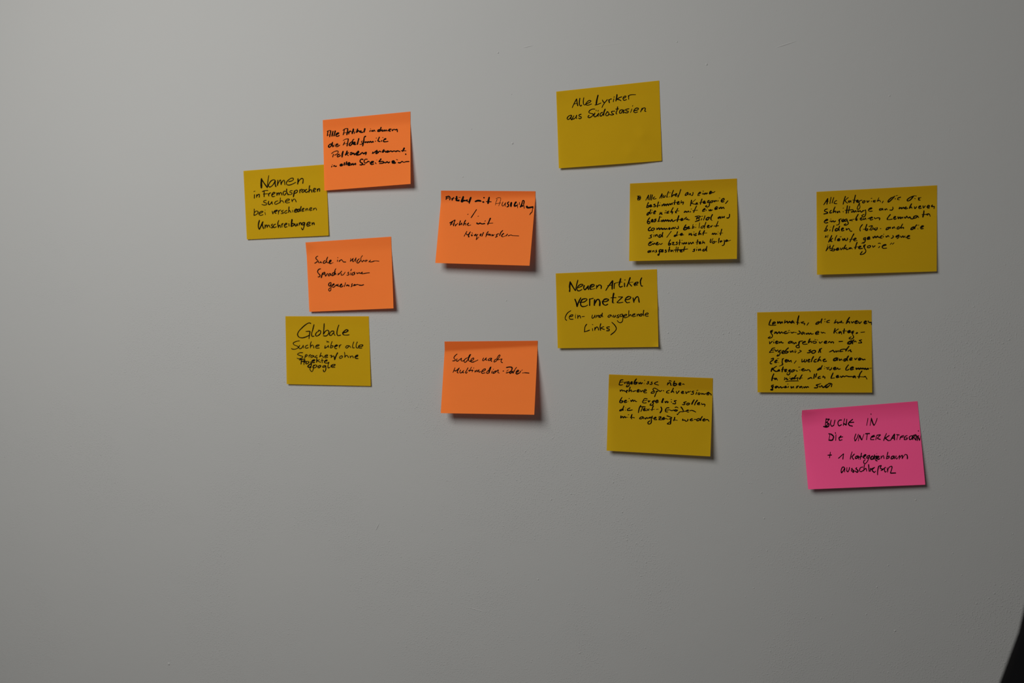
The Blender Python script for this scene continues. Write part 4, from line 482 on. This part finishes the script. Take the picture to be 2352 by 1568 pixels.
O = (1725, 708)
build_note('yellow', Sheet(rows(O, (0, (112, 72), (2215, 28)), (1, (120, 1541), (2226, 1546))), (.0032, .0038), seed=12, gk=.5, gs=.2),
 'fully covered yellow sticky note with one underlined word, above the pink note', O, [
 ('black handwriting reading Lemmata, die mehreren', 21, """@22 366,200 344,250 328,300; @18 326,304 390,310 460,305; 392,290 448,262 430,248 396,272 400,300; @24 490,237 492,272 530,242 537,275 572,247 577,272; @23 626,212 612,272; @23 616,265 665,237 672,270 710,237 716,265; 716,262 772,218; 772,240 737,256 737,270 780,247; @23 782,240 792,276; @26 880,130 862,200 852,298; @19 826,252 890,268; 972,242 912,262 940,272; @19 940,270 985,276 977,305; @20 1060,260 1026,310; 1252,242 1202,265 1190,290 1230,281 1272,242; @23 1305,187 1288,240 1290,274; 1354,238 1358,244; @15 1346,202 1372,194; @21 1446,216 1396,235 1392,258; @19 1392,260 1442,258;
 @23 1562,206 1527,274; @19 1528,270 1590,247 1590,275 1627,247; 1624,262 1655,252 1668,228 1644,245; @18 1640,262 1702,264; @26 1812,160 1774,220 1748,282; @22 1750,272 1800,242 1812,276; 1842,237 1856,265 1892,237; 1900,257 1956,237 1942,225 1910,246 1916,275 1962,265; 1976,237 1990,275 2032,242; 2068,266 2122,242 2106,230 2076,255 2086,280 2132,270; @23 2150,227 2166,256 2215,256; @22 2214,256 2212,300"""),
 ('black handwriting reading gemeinsamen Katego-', 21, """402,400 362,415 360,440 397,426; @19 385,412 366,450 392,490 386,528 350,544 308,545 355,512; 425,462 466,428; 430,462 462,428; 442,426 426,465 470,440; 472,436 476,465 520,427 527,460 566,432 577,455; 577,456 655,420; 650,420 612,440 616,461 682,450; 690,432 704,446; @14 684,408 712,401; 730,432 746,450 785,436; @18 785,436 837,446; @23 878,410 905,440 890,465 850,470; 962,430 926,455 936,475 976,442; 976,440 986,480; @22 1010,452 1022,475 1052,452 1067,475 1096,452 1107,475; @19 1107,475 1147,466; 1178,462 1246,437 1230,420 1186,450 1192,475 1246,470; 1286,430 1302,450 1332,440; @18 1332,440 1366,456;
 @25 1546,366 1532,410 1522,458; @20 1607,376 1542,420; @20 1540,420 1586,460; 1642,422 1612,440 1616,456 1657,427; 1655,427 1665,476; @25 1716,370 1706,420 1702,463; @15 1680,412 1762,414; 1768,432 1827,417 1810,405 1776,425 1786,446 1832,435; 1892,416 1852,430 1850,455 1886,442; @19 1870,422 1866,480 1886,526 1852,560 1806,556 1802,548 1842,520; @32 1928,462 1960,447; @24 1955,442 1932,452; @18 2014,441 2090,432"""),
 ('black handwriting reading rien angehoeren - das', 21, """@23 338,607 342,652; 340,652 392,602; 414,612 420,640; @15 412,582 426,576; 448,632 490,607 476,600 450,620 460,646 502,635; 512,607 522,635 556,607; 556,607 570,635 597,630; 737,600 692,620 686,640 730,631 757,602; 755,602 757,645; 776,617 787,650 826,622; 824,622 837,646; @19 952,597 887,610 872,640; @22 892,612 878,660 890,716; @20 890,718 842,720 826,696 876,665; 938,636 1000,612 986,605 946,630; @18 945,632 956,656 1037,655; @24 1086,556 1062,600 1052,640; 1055,632 1100,602 1112,635; @18 1130,607 1190,605 1202,625 1152,640 1132,617; @14 1168,570 1192,573; @14 1208,578 1228,581;
 @24 1250,612 1266,640; 1268,642 1312,607; 1338,632 1392,607 1372,600 1346,620 1356,640 1402,635; 1420,632 1442,607 1470,632 1484,610; @20 1484,612 1516,622 1512,646; @24 1612,609 1684,605; @28 1858,592 1792,620 1774,645 1818,650 1860,602; @26 1892,575 1864,610 1866,654; @24 1920,597 1887,618; 1922,600 1934,620; @20 2036,575 1982,590 2016,606 2032,628 1968,635"""),
 ('black handwriting reading Ergebnis soll auch', 21, """@19 442,724 392,735 368,770 336,808; 372,772 440,757; @19 335,812 420,801; 447,762 457,785 497,760; @20 556,766 507,785 502,810; @20 522,777 532,828 512,865 470,878 500,846; 560,822 610,787 592,775 566,800 576,826 617,826; @22 690,722 642,765 622,812 650,820 686,796 640,787; 716,777 727,805 765,777 772,810; 795,792 806,797; @19 830,782 808,815; @13 800,770 822,762; @23 890,766 926,785; @21 926,785 860,824;
 1102,760 1062,777 1096,792 1080,810 1028,815; @23 1167,767 1116,790 1122,820 1166,816 1187,782 1150,770; @32 1266,742 1240,812; @26 1300,732 1266,752; @30 1268,745 1278,812; @28 1510,767 1452,795; @20 1435,802 1510,772; @24 1510,770 1530,800 1546,795; 1560,772 1566,800 1606,772; 1604,772 1610,800; @22 1692,747 1642,765 1632,790 1690,786; @26 1802,692 1764,740 1738,785; @24 1692,748 1745,750; @23 1780,786 1832,757; @24 1830,757 1828,788 1850,795"""),
 ('black handwriting reading zeigen, welche anderen', 21, """@22 366,930 412,915 402,948 366,968; @22 400,950 352,990 360,1020; @22 358,1020 386,1015; 428,986 486,952 462,950 436,980 446,996 482,986; @15 478,920 512,923; @17 500,992 508,994; @24 602,920 568,932; @23 580,927 572,990 584,1030; @26 582,1032 560,1042; @17 562,1042 518,1061; 620,972 667,947 646,940 626,960 636,986 672,975; 672,975 687,940 697,975 737,952; 735,952 742,990; @20 830,960 792,1010; @24 936,930 932,986; 934,986 976,962 986,932; 976,962 986,986 1020,962 1022,936; 1038,962 1082,942 1066,935 1046,955 1052,981 1087,976; @24 1152,880 1122,930 1107,984; 1206,930 1166,950 1156,980 1202,980; @24 1275,882 1238,940 1222,980; 1230,967 1270,942 1287,971; 1322,957 1370,932 1352,930 1322,955 1336,976 1392,966;
 @28 1580,907 1522,930 1517,955 1560,951 1597,907; @26 1592,910 1584,958; @23 1620,922 1627,955 1662,927; 1660,927 1677,956; @25 1747,922 1707,940 1707,965 1740,956 1762,912; @26 1792,870 1764,920 1776,964; 1808,946 1857,917 1842,905 1812,930 1817,951 1862,946; 1905,912 1917,940 1952,907; 1968,942 2016,922 1996,910 1972,930 1982,951 2022,940; @24 2030,922 2062,945 2088,930; 2085,930 2102,944"""),
 ('black handwriting reading Kategorien dieser Lemma-', 21, """@28 395,1092 378,1125 370,1162; @20 470,1060 420,1095 385,1130; @24 395,1112 450,1155 500,1152; 522,1122 492,1140 500,1152 525,1130; @22 522,1125 528,1156; @25 592,1070 577,1120 570,1170; @16 556,1122 625,1118; 615,1147 657,1127 642,1120 616,1140 626,1160 657,1155; 727,1122 692,1140 692,1155 722,1142; @21 712,1127 716,1185 690,1220 655,1210; @17 655,1195 682,1175; 782,1127 742,1145 742,1165 780,1156 802,1132 770,1128; 826,1132 842,1158; @21 850,1148 858,1152; @15 868,1080 902,1078; @18 888,1132 902,1130; 920,1132 980,1112 962,1105 932,1125 946,1146 992,1140; @20 992,1125 1016,1140 1050,1122; @21 1050,1125 1076,1136 1087,1168;
 @22 1272,1090 1232,1115 1215,1135 1260,1121 1292,1082; @23 1310,1046 1288,1090 1280,1124; 1344,1104 1350,1106; @15 1350,1072 1358,1070; 1376,1092 1442,1080 1396,1114; @18 1392,1116 1442,1115; 1482,1085 1472,1115 1442,1135; 1506,1112 1560,1092 1546,1080 1516,1100 1526,1125 1572,1116; @19 1575,1114 1592,1092 1606,1120 1642,1107; @23 1792,1035 1757,1080 1737,1122; @21 1736,1130 1765,1134 1802,1116; @24 1818,1107 1882,1087 1866,1075 1826,1100 1832,1126 1887,1116; @29 1930,1092 1937,1116 1972,1097 1987,1116 2017,1097 2032,1112; @30 2032,1112 2060,1100 2082,1114 2102,1102 2117,1120 2150,1104 2152,1122; @15 2176,1098 2216,1096"""),
 ('black handwriting reading ta nicht allen Lemmata, one word underlined', 21, """@26 420,1197 394,1260 380,1332; @19 382,1290 440,1278; @23 470,1282 432,1295 440,1306 472,1288; @22 470,1285 486,1322; @24 622,1267 607,1312 655,1277; 655,1277 660,1310 682,1300; @21 710,1292 716,1282; @14 708,1262 722,1258; @22 772,1270 732,1295 742,1306 790,1272; @24 832,1220 794,1280 786,1302; @21 790,1298 850,1275; @22 862,1267 852,1318; @25 940,1217 907,1270 892,1304; @16 875,1284 946,1276; @17 630,1344 700,1334 790,1332 876,1333; @28 1106,1267 1050,1292; @23 1040,1298 1100,1272; @25 1106,1267 1122,1294; @32 1166,1205 1152,1288; @30 1205,1195 1186,1265; @22 1275,1246 1236,1265 1232,1284 1282,1281; @22 1332,1235 1312,1264; @22 1312,1264 1356,1260 1354,1290;
 @24 1510,1182 1487,1230 1467,1280; @20 1466,1286 1536,1276; @23 1564,1260 1600,1246 1600,1232 1574,1240 1566,1260 1582,1270 1622,1258; @24 1640,1242 1657,1265 1692,1242 1712,1258; @22 1712,1258 1752,1240 1792,1252 1862,1250; @25 1902,1237 1872,1258 1880,1268 1912,1245; @25 1912,1240 1920,1280; @25 2040,1147 2002,1200 1978,1282; @20 1950,1250 2060,1258; @20 2060,1258 2112,1256; 2100,1242 2070,1262; @24 2108,1258 2132,1300"""),
 ('black handwriting reading gemeinsam sind', 22, """417,1405 377,1420 386,1450 417,1432; @22 405,1422 398,1470 400,1500; @22 398,1502 360,1494 400,1470; 438,1456 480,1437 462,1430 440,1450 456,1466; 456,1466 490,1432 507,1460 546,1437 557,1460 602,1442; 612,1456 652,1432 632,1430 616,1455 662,1450; 690,1430 677,1455; @17 666,1392 684,1388; @24 735,1430 742,1462 780,1432; 780,1432 786,1465; 878,1425 838,1437 852,1452 825,1460; 932,1430 892,1445 897,1456 937,1432; @24 935,1432 942,1470; @22 965,1437 977,1460 1002,1437 1017,1456 1037,1437 1060,1452;
 @22 1256,1392 1197,1410 1226,1430 1217,1455 1158,1458; @18 1256,1386 1284,1381; @19 1250,1422 1264,1446 1302,1412; @26 1302,1420 1322,1450 1362,1432; @32 1400,1400 1368,1428 1384,1452 1425,1430; @26 1425,1430 1470,1382; @20 1402,1400 1438,1376 1482,1382; @28 1488,1385 1474,1442"""),
 ])

O = (1835, 920)
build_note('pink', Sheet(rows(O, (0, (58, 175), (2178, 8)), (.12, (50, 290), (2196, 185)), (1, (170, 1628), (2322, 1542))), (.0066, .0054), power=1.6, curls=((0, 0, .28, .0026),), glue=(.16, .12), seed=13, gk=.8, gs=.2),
 'the only pink sticky note, in the lower right of the group', O, [
 ('black handwriting reading Suche in, its first letter written over', 20, """@17 502,322 490,400 484,470; @26 500,340 562,338; @20 560,340 510,395; @24 500,392 550,428 548,465; @28 548,468 500,482 448,472; @22 495,470 530,430; @18 592,350 580,430 602,472; @24 602,472 640,452; @17 642,450 652,400 662,350; @26 785,354 742,356; @20 740,358 716,400 724,450; @22 724,452 745,460 786,436; @15 840,325 822,400 816,460; @18 880,335 872,400 872,440; @32 822,420 872,445; @28 988,340 925,392; @28 922,402 1010,394; @24 922,395 910,420 925,452; @30 925,454 985,466; @16 1268,320 1245,456; @17 1325,236 1325,255; @15 1332,315 1306,458; @24 1330,320 1350,390 1376,455; @22 1376,456 1395,430; @14 1385,450 1415,390 1438,318"""),
 ('black handwriting reading die Unterkategorien, crammed against the right edge', 20, """@17 568,615 552,722; @28 545,606 590,612; @28 590,612 635,655 632,690; @26 632,692 612,722 546,724; @20 680,620 676,730; @24 668,582 674,602; @26 732,680 806,662; @24 775,642 735,680; @26 734,682 745,728; @24 748,730 795,715; @20 1046,607 1018,690; @24 1018,690 1032,742; @17 1032,742 1070,680 1094,612; @17 1110,632 1090,740; @26 1116,632 1132,680 1156,722; @15 1156,725 1195,612; @28 1222,606 1300,602; @17 1256,612 1242,720; @19 1386,632 1332,660 1316,710; @22 1318,715 1382,714; @26 1335,672 1394,652; @20 1426,642 1412,720; @28 1432,634 1498,624; @20 1500,628 1435,690; @28 1442,692 1498,712; @18 1610,597 1582,660 1556,735; @26 1660,637 1582,690; @28 1590,692 1642,732; @22 1640,734 1685,725;
 @21 1684,728 1722,660 1758,607; @26 1756,612 1752,660 1757,722; @26 1712,690 1762,680; @28 1792,622 1845,628; @17 1815,636 1797,720; @17 1930,637 1872,660 1852,718; @22 1868,677 1925,662; @19 1992,637 1947,660 1932,712; @19 1932,715 1980,710 1992,682; @19 1960,686 1995,680; @20 2062,642 2027,670 2032,715; @22 2032,716 2066,705 2086,650 2062,642; @22 2100,640 2092,718; @24 2092,642 2150,622; @22 2150,622 2112,672; @26 2110,672 2150,725; @24 2160,632 2148,718; @20 2150,672 2205,640; @24 2190,552 2200,556; @26 2185,642 2172,732; @30 2186,655 2215,728; @24 2216,726 2246,640"""),
 ('black handwriting reading + 1 Kategorienbaum', 20, """@17 580,942 560,1052; @28 530,1000 602,996; @17 724,1060 770,1018 820,972; @18 822,972 814,1020 806,1076; @17 976,935 955,1010 942,1075; @24 1020,977 970,1032; @20 972,1032 988,1055 1005,1080; @22 1085,1012 1047,1025 1037,1060 1066,1055 1092,1017; @20 1097,1012 1096,1074; @18 1150,957 1138,1020 1126,1080; @24 1095,1040 1165,1018; @26 1172,1042 1216,1012 1232,987; @24 1222,985 1192,1010 1186,1052; @22 1186,1055 1222,1060; @20 1290,1002 1252,1025 1252,1056 1282,1042 1302,997; @18 1302,997 1282,1060 1255,1120; @21 1255,1120 1215,1162; @26 1212,1160 1188,1140; @17 1186,1138 1196,1100 1222,1082; @28 1360,1012 1322,1040 1326,1075 1362,1066 1380,1022; @24 1390,992 1386,1076; @24 1390,1032 1430,1012; @15 1426,970 1432,976; @28 1420,1022 1412,1080; @28 1430,1062 1476,1030; @24 1475,1020 1445,1020 1430,1055 1452,1076 1486,1062; @30 1408,1092 1438,1106; @18 1510,1012 1510,1066; @17 1514,1045 1550,1006 1565,1066;
 @18 1636,940 1620,1005 1606,1070; @20 1606,1068 1655,1045 1655,1015 1616,1036; @22 1742,1012 1702,1030 1692,1065 1726,1060 1752,1017; @20 1752,1012 1756,1070; @20 1786,1007 1780,1055 1800,1070; @18 1800,1070 1852,1002; @20 1856,1002 1842,1075; @18 1845,1055 1895,997; @22 1897,997 1902,1030 1900,1066; @18 1900,1056 1948,987; @24 1950,985 1985,992; @22 1985,992 1994,1030 1992,1070"""),
 ('black handwriting reading ausschliessen', 20, """@20 838,1225 806,1218 778,1265 778,1325; @20 780,1328 815,1285 842,1232; @20 845,1237 838,1310; @20 882,1225 876,1285; @26 876,1285 900,1308; @17 902,1308 920,1270 930,1220; @26 978,1238 965,1258; @24 965,1258 1010,1288 1000,1315; @28 1000,1318 960,1280; @24 1065,1227 1042,1248; @24 1042,1248 1085,1285 1076,1315; @28 1072,1318 1032,1290; @24 1175,1217 1132,1226; @18 1130,1228 1112,1270 1122,1298 1150,1300 1185,1275; @16 1205,1167 1196,1230 1190,1294; @18 1190,1275 1230,1242 1246,1296; @20 1280,1167 1284,1230 1290,1302; @28 1316,1240 1308,1298; @28 1322,1258 1392,1224; @24 1380,1235 1345,1262 1350,1290; @30 1352,1290 1385,1318; @20 1388,1318 1410,1292; @20 1465,1200 1448,1280 1445,1364; @28 1468,1202 1515,1190; @22 1515,1195 1488,1236; @30 1492,1238 1548,1262; @26 1548,1262 1508,1280; @28 1545,1258 1592,1222; @24 1570,1250 1572,1285; @28 1570,1285 1588,1312; @18 1592,1312 1608,1292; @18 1620,1227 1630,1315; @18 1630,1302 1640,1250 1662,1217; @19 1662,1215 1705,1203 1710,1235 1695,1285 1680,1326; @26 1682,1330 1780,1326"""),
 ])
#NOTES>

# ------------------------------------------------------------------ chair edging into the lower right corner
def build_chair():
    hb = 0.30                                                          # the back stands this far off the wall
    p1, p2 = on_wall(2352, 1462, hb), on_wall(2312.5, 1568, hb)
    dx, dz = p2.x - p1.x, p2.z - p1.z
    fabric = plain('black_upholstery', (0.0022, 0.0022, 0.0026), 0.95, 0.05, 0.0006, 900)
    plastic = plain('black_plastic', (0.012, 0.012, 0.013), 0.45, 0.4)
    metal = plain('dark_metal', (0.05, 0.05, 0.05), 0.35, 0.5)
    root = bpy.data.objects.new('office_chair', None); C.objects.link(root)
    cx = p1.x + 0.175; root.location = (cx, -0.58, 0.0)
    tag(root, 'black upholstered chair, only its dark back edge showing in the bottom right corner', 'chair')
    # backrest: a padded shell with a rounded outline that narrows towards the top
    def left_edge(z): return p1.x + dx * (z - p1.z) / dz
    zb = 0.62; ztop = p1.z + 0.10; out = []
    zs = [zb + 0.10 + (p1.z + 0.0 - zb - 0.10) * i / 14 for i in range(15)]
    for z in zs: out.append((max(left_edge(z), cx - 0.245), z))
    xl, zl = out[-1]
    for k in range(1, 9):
        a = k / 8 * math.pi / 2
        out.append((xl + (cx - xl) * (1 - math.cos(a)) , zl + (ztop - zl) * math.sin(a)))
    bl = []
    x0, z0 = out[0]
    for k in range(8):
        a = (8 - k) / 8 * math.pi / 2
        bl.append((x0 + (cx - x0) * (1 - math.cos(a)) * 0.6, z0 - 0.10 * math.sin(a)))
    half = bl + out
    ring = half + [(2 * cx - x, z) for x, z in reversed(half[:-1])]
    bm = bmesh.new(); layers = []
    ctr = Vector((cx, 0, (zb + ztop) / 2))
    for y, sc in ((-hb - 0.030, 0.86), (-hb - 0.022, 0.95), (-hb - 0.008, 0.995), (-hb, 1.0), (-hb + 0.010, 0.99), (-hb + 0.020, 0.94), (-hb + 0.026, 0.84)):
        layers.append([bm.verts.new((ctr.x + (x - ctr.x) * sc, y, ctr.z + (z - ctr.z) * sc)) for x, z in ring])
    n = len(ring)
    for a, b in zip(layers, layers[1:]):
        for i in range(n): bm.faces.new((a[i], a[(i + 1) % n], b[(i + 1) % n], b[i]))
    bm.faces.new(layers[0][::-1]); bm.faces.new(layers[-1])
    bmesh.ops.recalc_face_normals(bm, faces=bm.faces)
    obj('backrest', bm, fabric, root)
    bm = bmesh.new(); add_box(bm, (cx, -0.58, 0.46), (0.47, 0.46, 0.08), 0.035, 4); obj('seat', bm, fabric, root)
    bm = bmesh.new(); add_box(bm, (cx, -0.345, 0.56), (0.07, 0.014, 0.34), 0.005); add_box(bm, (cx, -0.44, 0.412), (0.07, 0.20, 0.016), 0.005)
    obj('back_support', bm, plastic, root)
    bm = bmesh.new(); add_cyl(bm, (cx, -0.58, 0.10), (cx, -0.58, 0.30), 0.028); add_cyl(bm, (cx, -0.58, 0.30), (cx, -0.58, 0.42), 0.018)
    obj('gas_lift', bm, metal, root)
    bm = bmesh.new(); add_cyl(bm, (cx, -0.58, 0.065), (cx, -0.58, 0.12), 0.045)
    obj('hub', bm, plastic, root)
    for k in range(5):
        a = 2 * math.pi * k / 5 + 0.35; d = Vector((math.cos(a), math.sin(a), 0)) ; c = Vector((cx, -0.58, 0))
        if True:
            r = 0.25
            bm = bmesh.new(); add_cyl(bm, c + d * 0.03 + Vector((0, 0, .095)), c + d * r + Vector((0, 0, .072)), 0.022, 0.014, 12)
            obj('leg', bm, plastic, root)
            bm = bmesh.new(); t = Vector((-d.y, d.x, 0)); e = c + d * r + Vector((0, 0, 0.028))
            add_cyl(bm, e - t * 0.024, e - t * 0.006, 0.028); add_cyl(bm, e + t * 0.006, e + t * 0.024, 0.028)
            add_cyl(bm, e, e + Vector((0, 0, 0.045)), 0.008, n=10)
            obj('caster', bm, plastic, root)
build_chair()
